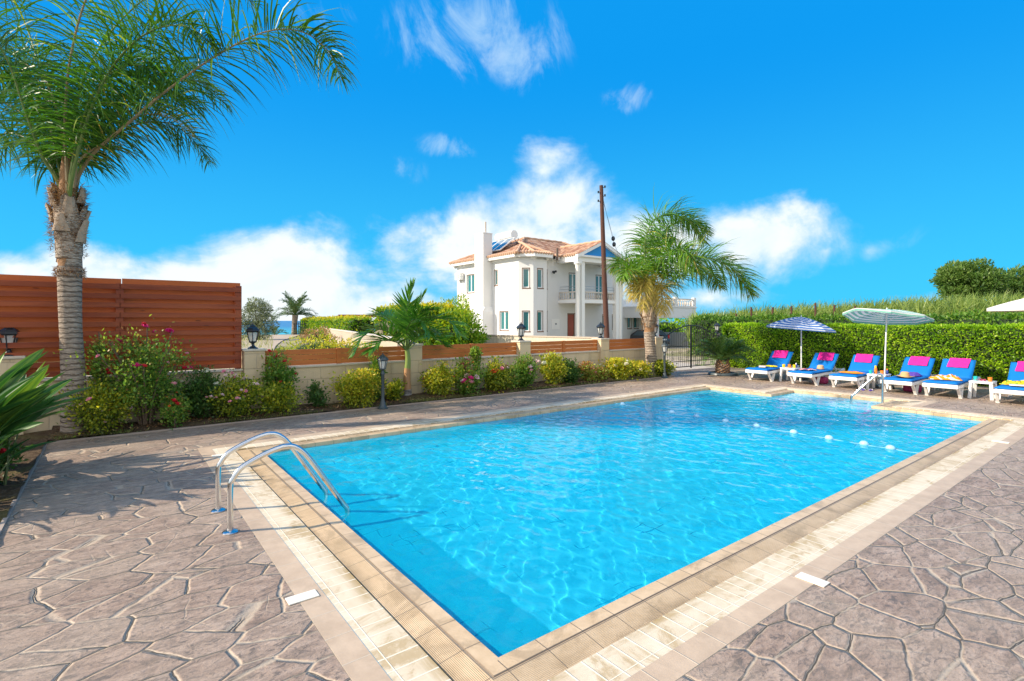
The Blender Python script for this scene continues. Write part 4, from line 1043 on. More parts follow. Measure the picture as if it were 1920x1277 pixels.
def sunglasses(label, loc):
    o = thing('sunglasses', label, 'sunglasses', loc, ANG+1.2); mb = MB()
    for s_ in (-1, 1):
        mb.tube([(s_*.035+.024*math.cos(a), 0, .022+.018*math.sin(a)) for a in np.linspace(0, 6.283, 13)], .0035, 5); mb.tube([(s_*.06, 0, .03), (s_*.065, .11, .028), (s_*.065, .13, .008)], .003, 4)
    mb.tube([(-.012, 0, .025), (.012, 0, .025)], .003, 4); mb.build('glasses_frame', M_RD, o)
    mb = MB()
    for s_ in (-1, 1): mb.tube([(s_*.035, -.001, .022), (s_*.035, .001, .022)], .023, 10)
    mb.build('lenses', M_BLK, o); return o
sunglasses('pink framed sunglasses on the rightmost side table', tpos(2, .0, .0))
mb = MB(); mb.lathe([(0, 0), (.05, 0), (.075, .02), (.07, .02), (.045, .006), (0, .006)], 20); o = mb.build('snack_dish', M_STRAW2, smooth=True); o.location = tpos(0, .02, .04); tag(o, 'small tan dish on the table under the blue parasol', 'dish')
def flipflop(label, loc, rz, M):
    o = thing('flip_flop', label, 'sandal', loc, rz, 'sandals on the paving'); mb = MB(); n = 20; pl = [(.125*math.cos(a), (.042+.008*math.cos(a))*math.sin(a), 0) for a in np.linspace(0, 6.283, n, endpoint=False)]
    mb.prism(pl, (0, 0, .014)); mb.build('sole', M, o); mb = MB(); mb.tube(curve([(.06, 0, .014), (.03, .02, .035), (-.03, .042, .012)], 4), .005, 5); mb.tube(curve([(.06, 0, .014), (.03, -.02, .035), (-.03, -.042, .012)], 4), .005, 5); mb.build('strap', M_WHITE, o)
flipflop('left purple flip-flop of the pair beside the handrail lounger', P(12.42, 2.62, .001), 1.0, M_PUR); flipflop('right purple flip-flop of the pair beside the handrail lounger', P(12.44, 2.47, .001), .8, M_PUR)
bg_ = thing('beach_bag', 'dark pink beach bag on the paving behind the second lounger', 'bag', P(13.0, 3.78, 0), ANG)
mb = MB(); mb.box((-.10, -.17, .001), (.10, .17, .17), bev=.045); mb.build('bag_body', m_simple('dark_pink_fabric', (.34, .03, .12), .8, var=.3, vs=10), bg_, smooth=True); mb = MB(); mb.tube(curve([(0, -.1, .16), (0, -.06, .25), (0, .06, .25), (0, .1, .16)], 5), .008, 6); mb.build('handle', M_PUR, bg_)
bg2 = copy_thing(bg_, P(12.95, 1.82, 0), ANG+.2, 'dark pink beach bag on the paving beneath the lounger with the straw hat')
# ---- parasols
def m_stripes_r(name, c1, c2, f, ph=0):
    """stripes running across the fabric at equal distances from each panel's hem"""
    m, t = mat(name); uv = t.new('ShaderNodeUVMap').outputs[0]; sp = t.new('ShaderNodeSeparateXYZ'); t.l.new(uv, sp.inputs[0])
    s_ = t.m('FRACT', t.m('ADD', t.m('MULTIPLY', sp.outputs[1], f), ph)); c = t.mix(t.m('GREATER_THAN', s_, .5), c1, c2)
    b = pbsdf(t, c, .8, None, .2); tr = t.new('ShaderNodeBsdfTranslucent'); t.put(tr.inputs[0], c); mx = t.new('ShaderNodeMixShader'); mx.inputs[0].default_value = .3
    t.l.new(b.outputs[0], mx.inputs[1]); t.l.new(tr.outputs[0], mx.inputs[2]); t.l.new(mx.outputs[0], t.out.inputs[0]); return m
def parasol(name, label, loc, h, rad, drop, M, lean=(0, 0), tiltv=(0, 0), val=.06, flip=None, n=8, baser=.2, polem=None):
    o = thing(name, label, 'parasol', loc, .25); polem = polem or M_WHITE
    top = Vector((lean[0], lean[1], h))
    mb = MB(); mb.tube([(0, 0, .03), top+Vector((0, 0, -.02))], .016, 10); mb.build('pole', polem, o, smooth=True)
    T = Matrix.Translation(top) @ Matrix.Rotation(tiltv[0], 4, 'X') @ Matrix.Rotation(tiltv[1], 4, 'Y')
    vs = [T @ Vector((0, 0, .0))]; fs = []; uvs = []; K = 7; per = 4; N_ = n*per
    for i in range(1, K+1):
        u = i/K
        for j in range(N_):
            a = 6.283185*j/N_; k = (j % per)/per; sc_ = 1-.10*math.sin(math.pi*k)**1*u*1.0
            r_ = rad*u*sc_; z = -drop*(u**1.6) - .03*math.sin(math.pi*k)*math.sin(math.pi*u)
            if flip: 
                w_ = max(0, math.cos(a-flip[0]))**2*u**2*flip[1]; z += w_
            vs.append(T @ Vector((r_*math.cos(a), r_*math.sin(a), z)))
    for j in range(N_):
        a = vs[1+(K-1)*N_+j]; vs.append(a+Vector((0, 0, -val)))
    def idx(i, j): return 0 if i == 0 else 1+(i-1)*N_+(j % N_)
    for j in range(N_): fs.append([0, idx(1, j), idx(1, j+1)]); uvs += [(0, 0), (0, 1/K), (0, 1/K)]
    for i in range(1, K+1):
        for j in range(N_): fs.append([idx(i, j), idx(i+1, j), idx(i+1, j+1), idx(i, j+1)]); uvs += [(0, i/K), (0, (i+.9)/K), (0, (i+.9)/K), (0, i/K)]
    mkobj('canopy', vs, fs, M, o, uv=uvs, smooth=False)
    mb = MB()
    for k in range(n):
        j = k*per; mb.tube([T @ Vector((0, 0, -.02)), vs[1+(K//2)*N_+j]+Vector((0, 0, -.012)), vs[1+(K-1)*N_+j]+Vector((0, 0, -.01))], .004, 4)
        mb.tube([top+Vector((0, 0, -.30)), vs[1+(K//2-1)*N_+j]+Vector((0, 0, -.012))], .0035, 4)
    mb.build('ribs', polem, o)
    mb = MB(); mb.lathe([(.012, 0), (.014, .03), (.0, .05)], 8, c=top); mb.build('finial', polem, o)
    mb = MB(); mb.lathe([(baser, 0), (baser, .05), (baser*.85, .075), (.035, .09), (.03, .17), (.018, .17)], 20); mb.build('base', M_GRY, o, smooth=True); return o
M_UB = m_stripes_r('blue_white_stripes', (.06, .20, .55), (.80, .84, .88), 6.5); M_UG = m_stripes_r('green_white_stripes', (.22, .52, .42), (.84, .86, .82), 6.5, .2)
M_UW = m_simple('offwhite_canvas', (.74, .68, .62), .85, var=.05, vs=6)
parasol('beach_parasol', 'blue and white striped parasol between the two leftmost loungers', P(13.58, 4.5, 0), 1.72, .84, .31, M_UB, (.0, .0), (R(3), R(4)), .05)
parasol('beach_parasol', 'green and white striped wind-flipped parasol in front of the trimmed hedge', P(13.23, 2.45, 0), 1.885, .90, .20, M_UG, (.08, .0), (R(-4), R(7)), .06, (2.9, .13))
parasol('canvas_parasol', 'large off-white canvas parasol reaching in at the right edge', P(13.9, -.62, 0), 2.22, 1.35, .34, M_UW, (0, 0), (0, 0), .06)
# ============================================================ white villa
def m_render(name, c):
    m, t = mat(name); p = geo_pos(t); n = t.noise(t.map(p, scale=(1, 1, .3)), .8, 5, .6); n2 = t.noise(p, 20, 4, .6)
    col = t.mix(t.m('MULTIPLY', t.rng(n, .45, .7), .18), c, tuple(x*.8 for x in c)); finish(t, pbsdf(t, col, .8, t.bump(n2, .15, .01), .2)); return m
M_WALL = m_render('white_render', (.74, .735, .72)); M_TRIM = m_render('white_trim', (.84, .83, .80))
M_BRWN = m_simple('brown_stone_surround', (.20, .12, .085), .7, var=.15, vs=8); M_WFR = m_simple('white_window_frame', (.80, .80, .80), .4)
M_PANE = m_simple('green_window_glass', (.035, .17, .18), .08, spec=.8); M_DOOR = m_simple('red_brown_door', (.30, .07, .045), .5, var=.15, vs=4)
M_BLUG = m_simple('blue_gable_paint', (.015, .25, .62), .6, var=.05, vs=3)
def m_rooftile():
    m, t = mat('clay_roof_tiles'); uv = t.new('ShaderNodeUVMap').outputs[0]; sp = t.new('ShaderNodeSeparateXYZ'); t.l.new(uv, sp.inputs[0]); u, v = sp.outputs[0], sp.outputs[1]
    ru = t.m('ABSOLUTE', t.m('SINE', t.m('MULTIPLY', u, math.pi/.24))); rv = t.m('FRACT', t.m('DIVIDE', v, .34))
    cb_ = t.new('ShaderNodeCombineXYZ'); t.l.new(t.m('FLOOR', t.m('DIVIDE', u, .24)), cb_.inputs[0]); t.l.new(t.m('FLOOR', t.m('DIVIDE', v, .34)), cb_.inputs[1])
    wn = t.new('ShaderNodeTexWhiteNoise', noise_dimensions='2D'); t.l.new(cb_.outputs[0], wn.inputs['Vector'])
    col = t.ramp(wn.outputs[0], [(0, (.30, .13, .075)), (.4, (.46, .22, .125)), (.7, (.58, .33, .20)), (1, (.66, .46, .33))])
    n = t.noise(geo_pos(t), 1.2, 4, .6); col = t.mix(t.m('MULTIPLY', n, .35), col, (.38, .26, .19))
    col = t.mix(t.rng(ru, .25, .0), col, (.10, .05, .035)); col = t.mix(t.m('MULTIPLY', t.rng(rv, .12, .0), .6), col, (.12, .06, .04))
    finish(t, pbsdf(t, col, .8, t.bump(t.m('ADD', ru, t.m('MULTIPLY', rv, .4)), 1, .09), .2)); return m
M_ROOF = m_rooftile()
HC = Vector((.467, 38, 0)); GZ = -.66
hs = thing('white_villa', 'white two-storey villa with clay tile roof, blue gable porch and chimney', 'house', HC, ANG)
def wallface(p0, ang, L, z0, z1, holes, dep=.16, th=.3, name='wall', M=None):
    """vertical wall from p0 (x, y) along ang; outside is to the right of the direction; holes = (x0, x1, z0, z1)"""
    d = Vector((math.cos(ang), math.sin(ang), 0)); nin = Vector((-d.y, d.x, 0)); p0 = Vector((p0[0], p0[1], 0))
    xs_ = sorted({0, L, *[h[0] for h in holes], *[h[1] for h in holes]}); zs_ = sorted({z0, z1, *[h[2] for h in holes], *[h[3] for h in holes]})
    mb = MB(); q = lambda x, z, k=0: p0+d*x+nin*k+Vector((0, 0, z))
    for i in range(len(xs_)-1):
        for j in range(len(zs_)-1):
            xm, zm = (xs_[i]+xs_[i+1])/2, (zs_[j]+zs_[j+1])/2
            if any(h[0] < xm < h[1] and h[2] < zm < h[3] for h in holes): continue
            mb.quad(q(xs_[i], zs_[j]), q(xs_[i+1], zs_[j]), q(xs_[i+1], zs_[j+1]), q(xs_[i], zs_[j+1]))
    for h in holes:
        a, b, c, e = h; mb.quad(q(a, c), q(a, e), q(a, e, dep), q(a, c, dep)); mb.quad(q(b, c, dep), q(b, e, dep), q(b, e), q(b, c)); mb.quad(q(a, e), q(b, e), q(b, e, dep), q(a, e, dep)); mb.quad(q(a, c, dep), q(b, c, dep), q(b, c), q(a, c))
    mb.quad(q(0, z0, th), q(0, z1, th), q(L, z1, th), q(L, z0, th))
    return mb.build(name, M or M_WALL, hs)
def window(p0, ang, h, kind='win', dep=.16, panes=1, surround=True):
    d = Vector((math.cos(ang), math.sin(ang), 0)); nin = Vector((-d.y, d.x, 0)); o3 = Vector((p0[0], p0[1], 0)); a, b, c, e = h
    M = Matrix(((d.x, nin.x, 0, o3.x), (d.y, nin.y, 0, o3.y), (0, 0, 1, 0), (0, 0, 0, 1)))
    fr = MB(); w = .065
    xs_ = np.linspace(a, b, panes+1)
    for i in range(panes):
        x0, x1 = xs_[i], xs_[i+1]
        for lo, hi in (((x0, .09, c), (x0+w, .14, e)), ((x1-w, .09, c), (x1, .14, e)), ((x0+w, .09, c), (x1-w, .14, c+w)), ((x0+w, .09, e-w), (x1-w, .14, e))): fr.box(lo, hi, 0, M)
    f_ = fr.build('door' if kind == 'door' else 'window', M_WFR if kind != 'door' else M_BRWN, hs)
    pn = MB(); pn.box((a+w*.5, .115, c+w*.5), (b-w*.5, .13, e-w*.5), 0, M); pn.build('pane' if kind != 'door' else 'door_leaf', M_PANE if kind != 'door' else M_DOOR, f_)
    if surround:
        s_ = MB(); k = .05
        s_.box((a-k, -.012, c-.09), (b+k+.06, .02, c-.001), 0, M); s_.box((a-k, -.010, c), (a-.001, .02, e+k), 0, M); s_.box((b+.001, -.010, c), (b+k, .02, e+k), 0, M); s_.box((a, -.010, e+.001), (b, .02, e+k), 0, M)
        s_.build('surround', M_BRWN, f_)
    if kind == 'door':
        s_ = MB(); s_.box((b-.16, .05, c+1.0), (b-.12, .112, c+1.15), 0, M); s_.build('handle', M_CHR, f_)
EZ = 6.28; S45 = 1.1/math.sqrt(2)
# left facade: runs from far (0, 8.5) to near (0, 0), outside faces -x
def LF(b0, b1, z0, z1): return (8.5-b1, 8.5-b0, z0, z1)
hl = [LF(5.85, 6.95, 3.95, 5.4), LF(2.62, 2.98, 4.35, 5.5), LF(1.25, 2.3, .9, 2.3)]
wallface((0, 8.5), R(-90), 8.5, GZ, EZ, hl)
window((0, 8.5), R(-90), hl[0], panes=2); window((0, 8.5), R(-90), hl[1]); window((0, 8.5), R(-90), hl[2], panes=2)
# bay: three faces
bp = [(0, 0), (S45, -S45), (S45+1.28, -S45), (2*S45+1.28, 0)]
for i, (L, ang) in enumerate(((1.1, R(-45)), (1.28, 0), (1.1, R(45)))):
    hh = [(L/2-.24, L/2+.24, .85, 2.3), (L/2-.24, L/2+.24, 4.02, 5.42)]
    wallface(bp[i], ang, L, GZ, EZ, hh, name='bay_wall')
    for h in hh: window(bp[i], ang, h)
BX = bp[3][0]
# front wall
def FF(a0, a1, z0, z1): return (a0-BX, a1-BX, z0, z1)
UP = 11.5
hf = [FF(4.95, 5.75, GZ+.02, 2.15), FF(5.1, 6.0, 3.3, 5.35), FF(8.15, 9.0, 3.3, 5.35), FF(8.95, 9.45, .9, 2.1), FF(10.15, 10.6, .9, 2.1), FF(10.6, 11.0, 3.9, 5.2)]
wallface((BX, 0), 0, UP-BX, GZ, EZ, hf)
window((BX, 0), 0, hf[0], 'door'); window((BX, 0), 0, hf[1], panes=2); window((BX, 0), 0, hf[2], panes=2)
for h in hf[3:]: window((BX, 0), 0, h)
hf2 = [(12.1-UP, 12.6-UP, .95, 2.1), (12.95-UP, 13.5-UP, .95, 2.1)]
wallface((UP+.001, 0), 0, 15-UP, GZ, 3.3, hf2)
for h in hf2: window((UP+.001, 0), 0, h)
wallface((UP, 0), R(90), 8.5, GZ, EZ, []); wallface((15, 0), R(90), 8.5, GZ, 3.3, []); wallface((15, 8.5), R(180), 15, GZ, 3.3, []); wallface((UP, 8.5), R(180), UP, 3.3, EZ, [])
mb = MB(); mb.box((UP+.01, .02, 3.2), (15.1, 8.4, 3.45)); mb.build('terrace_slab', M_TRIM, hs)
mb = MB()
for x in np.arange(UP+.2, 15.1, .45): mb.tube([(x, .08, 3.45), (x, .08, 4.15)], .02, 6)
for z in (3.8, 4.15): mb.tube([(UP+.1, .08, z), (15.05, .08, z)], .025, 6)
mb.build('terrace_rail', M_TRIM, hs)
# roof
def roofpoly(mb, pts, uvs):
    """sloped face with uv: u along the eave, v up the slope"""
    pts = [Vector(p) for p in pts]; u_ = (pts[1]-pts[0]).normalized(); n = u_.cross(pts[2]-pts[0]).normalized(); v_ = n.cross(u_)
    mb.add(pts, [list(range(len(pts)))]); uvs += [((p-pts[0]).dot(u_)+20, (p-pts[0]).dot(v_)+20) for p in pts]
OV = .5; RZ = 8.55; rf = MB(); ruv = []; e = EZ+.24
x0, x1, y0, y1 = -OV, UP+OV, -OV, 8.5+OV; r0 = Vector((4.0, 4.25, RZ)); r1 = Vector((8.2, 4.25, RZ))
roofpoly(rf, [(x0, y1, e), (x0, y0, e), r0], ruv); roofpoly(rf, [(x0, y0, e), (x1, y0, e), r1, r0], ruv); roofpoly(rf, [(x1, y0, e), (x1, y1, e), r1], ruv); roofpoly(rf, [(x1, y1, e), (x0, y1, e), r0, r1], ruv)
# bay roof
ap = Vector((S45+.64-.1, 1.05, 7.42)); c8 = .42
bo = [(-.36, -.02), (S45-c8*.55, -S45-c8), (S45+1.28+c8*.55, -S45-c8), (2*S45+1.28+c8+.1, -.05)]
for i in range(3): roofpoly(rf, [(bo[i][0], bo[i][1], e+.01), (bo[i+1][0], bo[i+1][1], e+.01), ap], ruv)
# porch gable roof, ridge running back
GA0, GA1, GB = 4.0, 8.7, -2.06; gm = (GA0+GA1)/2; gz = 7.72
A_ = Vector((GA0-.35, GB-.45, e+.02)); B_ = Vector((gm, GB-.45, gz)); C_ = Vector((GA1+.35, GB-.45, e+.02)); D_ = Vector((gm, 2.3, gz))
roofpoly(rf, [Vector((GA0-.35, .3, e+.02)), A_, B_, D_], ruv)
roofpoly(rf, [C_, Vector((GA1+.35, .3, e+.02)), D_, B_], ruv)
ro = rf.build('roof', M_ROOF, hs, uv=ruv)
# ridge tiles as rounded bars
mb = MB()
for p, q in ((Vector((x0, y0, e)), r0), (Vector((x0, y1, e)), r0), (r0, r1), (Vector((x1, y0, e)), r1), (B_, D_), (Vector((*bo[1], e)), ap), (Vector((*bo[2], e)), ap), (ap, ap+Vector((.5, 1.2, .35)))):
    n = max(2, int((q-p).length/.35)); mb.tube([p.lerp(q, i/n)+Vector((0, 0, .02+(.03 if i % 2 else 0))) for i in range(n+1)], .09, 6)
mb.build('ridge_tiles', M_ROOF, ro, uv=[(20.1, 20.2)]*sum(len(f) for f in mb.f))
# half-round tile ends along the eaves
def eave_tiles(p, q):
    mb = MB()
    p, q = Vector(p), Vector(q); n = int((q-p).length/.24); d = (q-p).normalized(); out = Vector((d.y, -d.x, 0))
    for i in range(n):
        c = p+d*(.12+.24*i); mb.tube([c+out*.05+Vector((0, 0, .0)), c-out*.30+Vector((0, 0, .14))], .095, 7)
    mb.build('eave_tiles', M_ROOF, ro, uv=[(20.1, 20.2)]*sum(len(f) for f in mb.f))
eave_tiles((x0, y1, e), (x0, y0, e)); eave_tiles((bo[0][0], bo[0][1], e), (bo[1][0], bo[1][1], e)); eave_tiles((bo[1][0], bo[1][1], e), (bo[2][0], bo[2][1], e)); eave_tiles((bo[2][0], bo[2][1], e), (bo[3][0], bo[3][1], e))
eave_tiles((BX+.5, y0, e), (GA0-.35, y0, e)); eave_tiles((GA0-.35, .3, e), (GA0-.35, GB-.45, e)); eave_tiles((GA1+.4, y0, e), (x1, y0, e))
# fascias and soffits
mb = MB()
def fascia(p, q, w=.42, zt=None, off=0):
    p, q = Vector((*p, 0)), Vector((*q, 0)); d = (q-p).normalized(); inn = Vector((-d.y, d.x, 0)); z1_ = (zt or e)-.012; z0_ = z1_-.26
    mb.prism([p+Vector((0, 0, z0_)), q+Vector((0, 0, z0_)), q+Vector((0, 0, z1_)), p+Vector((0, 0, z1_))], inn*.09)
    mb.prism([p+inn*.09+Vector((0, 0, z0_+.03)), q+inn*.09+Vector((0, 0, z0_+.03)), q+inn*(w+.12)+Vector((0, 0, z0_+.03)), p+inn*(w+.12)+Vector((0, 0, z0_+.03))], Vector((0, 0, .05)))
    mb.prism([p+inn*(w+.0)+Vector((0, 0, z0_-.14)), q+inn*(w+.0)+Vector((0, 0, z0_-.14)), q+inn*w+Vector((0, 0, z0_+.028)), p+inn*w+Vector((0, 0, z0_+.028))], inn*.05)
fascia((x0+.05, y1), (x0+.05, y0+.4)); fascia(bo[0], bo[1]); fascia((bo[1][0]+.02, bo[1][1]), (bo[2][0]-.02, bo[2][1]), zt=e-.003); fascia(bo[2], bo[3], zt=e-.006)
fascia((BX+.45, y0+.05), (GA0-.3, y0+.05), zt=e-.008); fascia((GA1+.35, y0+.05), (x1, y0+.05)); fascia((x1-.05, y0), (x1-.05, y1), zt=e-.004)
mb.build('fascia', M_TRIM, hs)
# porch: beam, gable face, columns, balcony
mb = MB(); mb.box((GA0-.25, GB-.25, 6.02), (GA1+.25, GB+.35, 6.47)); mb.box((GA0-.25, GB+.351, 6.03), (GA0+.2, -.02, 6.46)); mb.box((GA1-.2, GB+.351, 6.03), (GA1+.25, -.02, 6.46)); mb.box((GA0+.201, GB+.352, 6.2), (GA1-.201, -.02, 6.4)); mb.build('porch_beam', M_TRIM, hs)
mb = MB(); mb.prism([(GA0-.05, GB-.20, 6.475), (GA1+.05, GB-.20, 6.475), (gm, GB-.20, gz-.12)], (0, .2, 0)); mb.build('gable_panel', M_BLUG, hs)
mb = MB()
for s_, x in ((1, GA0-.42), (-1, GA1+.42)):
    p = Vector((x, GB-.43, e-.13)); q = Vector((gm, GB-.43, gz-.09)); mb.prism([p+Vector((0, 0, -.16)), q+Vector((0, 0, -.16)), q+Vector((0, 0, .09)), p+Vector((0, 0, .09))][::s_], (0, .24, 0))
mb.box((GA0-.4, GB-.42, 6.36), (GA1+.4, GB-.26, 6.50)); mb.build('gable_moulding', M_TRIM, hs)
for ax, nm in ((GA0+.02, 0), (GA1-.02, 1)):
    mb = MB(); mb.lathe([(.27, GZ), (.27, GZ+.2), (.2, GZ+.25), (.19, 5.7), (.24, 5.8), (.30, 5.86), (.30, 6.02)], 20, c=(ax, GB, 0)); mb.build('column', M_TRIM, hs, smooth=True)
    mb = MB(); sx = .42 if nm == 0 else -.42; mb.box((ax+sx-.17, GB-.14, GZ), (ax+sx+.17, GB+.2, 6.02)); mb.build('square_pier', M_TRIM, hs)
mb = MB(); mb.box((GA0-.1, GB-.02, 2.95), (GA1+.1, -.01, 3.2)); mb.build('balcony_slab', M_TRIM, hs)
def balusters(name, pts, parent, z, h=.62, step=.23, M=None):
    mb = MB(); M = M or M_STONEB
    for p, q in pts:
        p, q = Vector((*p, 0)), Vector((*q, 0)); L = (q-p).length; n = int(L/step)
        for i in range(n+1):
            c = p.lerp(q, i/n); mb.lathe([(.055, z+.06), (.03, z+.10), (.068, z+.24), (.05, z+.34), (.028, z+.46), (.052, z+.53)], 7, c=c)
        mb.bar(p+Vector((0, 0, z+.03)), q+Vector((0, 0, z+.03)), .14, .06); mb.bar(p+Vector((0, 0, z+h-.045)), q+Vector((0, 0, z+h-.045)), .16, .09)
    return mb.build(name, M, parent, smooth=True)
M_STONEB = m_simple('cast_stone', (.62, .55, .47), .8, var=.1, vs=10)
balusters('balustrade', [((GA0, -.1), (GA0, GB+.15)), ((GA0+.7, GB+.05), (GA1-.7, GB+.05)), ((GA1, GB+.2), (GA1, -.1))], hs, 3.2)
mb = MB()
for z in (4.0, 4.2):
    mb.tube([(GA0, -.1, z), (GA0, GB+.25, z)], .02, 6); mb.tube([(GA0+.6, GB+.05, z), (GA1-.6, GB+.05, z)], .02, 6)
for x in np.linspace(GA0+.7, GA1-.7, 4): mb.tube([(x, GB+.05, 3.8), (x, GB+.05, 4.2)], .02, 6)
mb.build('balcony_rail', m_simple('steel_rail', (.42, .45, .48), .35, metal=.7), hs)
# chimney, pipe, AC, meter box, lights
mb = MB(); mb.box((-.85, 3.3, GZ), (-.002, 4.5, 8.35)); mb.box((-.87, 3.28, 8.352), (.02, 4.52, 8.42)); mb.box((-1.05, 3.1, GZ+.002), (-.003, 4.7, 2.3)); mb.prism([(-1.05, 3.1, 2.301), (-.85, 3.3, 2.7), (-.003, 3.3, 2.7), (-.003, 3.1, 2.301)], (0, .0, .001)); mb.prism([(-1.05, 3.1, 2.301), (-.852, 3.1, 2.301), (-.852, 3.1, 2.66)], (0, 1.6, 0)); mb.build('chimney', M_WALL, hs)
mb = MB(); mb.tube([(-.3, 3.8, 8.42), (-.3, 3.8, 9.35)], .08, 8); mb.build('flue_pipe', M_STONEB, hs)
mb = MB(); mb.tube([(3.25, -.62, 6.2), (3.25, -.62, 7.1)], .09, 8); mb.build('vent_pipe', m_simple('dark_pipe', (.13, .09, .07), .6), ro)
ac = MB(); ac.box((-.42, 7.35, 5.05), (-.06, 8.2, 5.65), bev=.03); aco = ac.build('air_conditioner', M_WHITE, hs)
mb = MB(); mb.tube([(-.425, 7.7, 5.35), (-.44, 7.7, 5.35)], .22, 16); mb.build('fan_grille', M_STONEB, aco); mb = MB(); mb.tube([(-.06, 7.45, 5.05), (-.06, 7.45, 0)], .03, 6); mb.build('pipe', M_WHITE, aco)
mb = MB(); mb.box((3.25, -.03, .95), (4.05, -.002, 1.75)); mbx = mb.build('meter_box', M_TRIM, hs); mb = MB(); mb.box((3.6, -.045, 1.3), (3.72, -.031, 1.42)); mb.build('meter_dial', M_GRY, mbx)
mb = MB(); mb.box((3.3, -.22, 5.3), (3.42, -.002, 5.42)); mb.ball((3.28, -.25, 5.28), .09); mb.ball((3.45, -.25, 5.38), .09); mb.build('wall_spotlight', M_BLK, hs)
mb = MB(); mb.lathe([(.12, 0), (.12, .1), (.06, .14)], 12, c=(4.9, GB+.6, 6.05)); mb.build('ceiling_lamp', M_BLK, hs)
# solar water heater
so_ = thing('solar_water_heater', 'solar panels with white cylindrical water tank on the villa roof', 'water heater', HC, ANG)
mb = MB(); mb.tube([(2.1, 3.2, 8.52), (2.1, 5.4, 8.52)], .36, 20); mb.build('water_tank', M_WHITE, so_, smooth=True)
for k in range(3):
    y = 2.75+k*1.0; mb = MB(); mb.prism([(.35, y, 7.05), (1.85, y, 8.15), (1.85, y+.92, 8.15), (.35, y+.92, 7.05)], (-.05, 0, .07)); pn_ = mb.build('solar_panel', M_TRIM, so_)
    mb = MB(); mb.prism([(.36, y+.05, 7.14), (1.76, y+.05, 8.167), (1.76, y+.87, 8.167), (.36, y+.87, 7.14)], (-.012, 0, .016)); mb.build('glass', m_simple('solar_glass', (.02, .10, .20), .12, spec=.8), pn_)
mb = MB()
for y in (2.9, 5.5): mb.bar((1.9, y, 8.1), (2.3, y, 7.6), .04, .04); mb.bar((2.1, y-.2, 8.2), (2.1, y-.2, 7.7), .04, .04)
mb.build('rack', M_GRY, so_)
# ---- carport
cp = thing('carport', 'white flat-roofed carport with a stone balustrade on top, beyond the iron gate', 'carport', HC, ANG)
CA0, CA1, CB0, CB1 = 11.6, 17.35, -3.3, 1.8
mb = MB(); mb.box((CA0, CB0, 1.85), (CA1, CB1, 2.72)); mb.box((CA0-.06, CB0-.06, 2.722), (CA1+.06, CB1, 2.82)); mb.build('roof_slab', M_WALL, cp)
for x, y, w in ((CA0+.3, CB0+.25, .22), (CA1-.3, CB0+.25, .25), (CA1-.3, CB1-.3, .25)): mb = MB(); mb.box((x-w, y-w, GZ-.2), (x+w, y+w, 1.849)); mb.build('pillar', M_WALL, cp)
mb = MB(); mb.box((CA1-.14, CB0+.5, GZ-.2), (CA1-.04, CB1-.5, .55)); mb.build('low_wall', M_WALL, cp)
balusters('balustrade', [((CA0+.2, CB0+.15), (CA1-.2, CB0+.15)), ((CA1-.15, CB0+.2), (CA1-.15, CB1-.2))], cp, 2.82, .68, .26)
for x in (CA0+.1, CA1-.15, (CA0+CA1)/2): mb = MB(); mb.box((x-.14, CB0+.01, 2.821), (x+.14, CB0+.29, 3.62)); mb.build('pier', M_WALL, cp)
# ---- parked car
M_CAR = m_simple('dark_grey_car_paint', (.05, .055, .065), .25, spec=.6); M_TYRE = m_simple('tyre_rubber', (.02, .02, .02), .8); M_TAIL = m_simple('red_tail_lamp', (.50, .01, .015), .2); M_CGL = m_simple('car_glass', (.06, .10, .13), .05, spec=.9)
car = thing('parked_car', 'dark hatchback parked under the white carport', 'car', HC + D1*13.3 + D2*(-.9) + Vector((0, 0, GZ)), ANG+R(90))
sec = [(-2.0, .35, .62), (-1.95, .30, .95), (-1.75, .28, 1.02), (-1.35, .25, 1.42), (-.6, .25, 1.50), (.25, .25, 1.46), (.95, .25, 1.02), (1.75, .28, .90), (1.98, .34, .60)]
mb = MB(); vs = []; fs = []
for x, z0_, z1_ in sec:
    top_in = .16 if z1_ > 1.1 else .06
    vs += [(x, -.80, z0_), (x, -.86, .62), (x, -.84, min(z1_, .95)), (x, -.84+top_in, z1_), (x, .84-top_in, z1_), (x, .84, min(z1_, .95)), (x, .86, .62), (x, .80, z0_)]
for i in range(len(sec)-1):
    for j in range(8): a = i*8+j; b = i*8+(j+1) % 8; fs.append([a, b, b+8, a+8])
fs.append(list(range(8))); fs.append([len(vs)-8+k for k in range(8)][::-1])
mb.add(vs, fs); body = mb.build('body', M_CAR, car, smooth=True)
mb = MB(); mb.quad((-1.78, -.60, 1.05), (-1.42, -.58, 1.36), (-1.42, .58, 1.36), (-1.78, .60, 1.05)); mb.xf(Matrix.Translation((-.02, 0, .015))); mb.build('rear_window', M_CGL, car)
mb = MB(); mb.quad((.28, -.62, 1.43), (.92, -.70, 1.04), (.92, .70, 1.04), (.28, .62, 1.43)); mb.xf(Matrix.Translation((.02, 0, .02))); mb.build('windscreen', M_CGL, car)
for s_ in (-1, 1):
    mb = MB(); mb.quad((-1.2, s_*.83, 1.0), (.6, s_*.83, 1.0), (.2, s_*.74, 1.38), (-1.15, s_*.74, 1.38)); mb.xf(Matrix.Translation((0, s_*.02, 0))); mb.build('side_window', M_CGL, car)
    mb = MB(); mb.box((-2.0, s_*.7-.11, .75), (-1.88, s_*.7+.11, 1.12), bev=.03); mb.build('tail_lamp', M_TAIL, car)
    for x in (-1.25, 1.25):
        mb = MB(); mb.tube([(x, s_*.68, .31), (x, s_*.87, .31)], .31, 18); w_ = mb.build('wheel', M_TYRE, car); mb = MB(); mb.tube([(x, s_*.871, .31), (x, s_*.878, .31)], .19, 14); mb.build('rim', M_STONEB, w_)
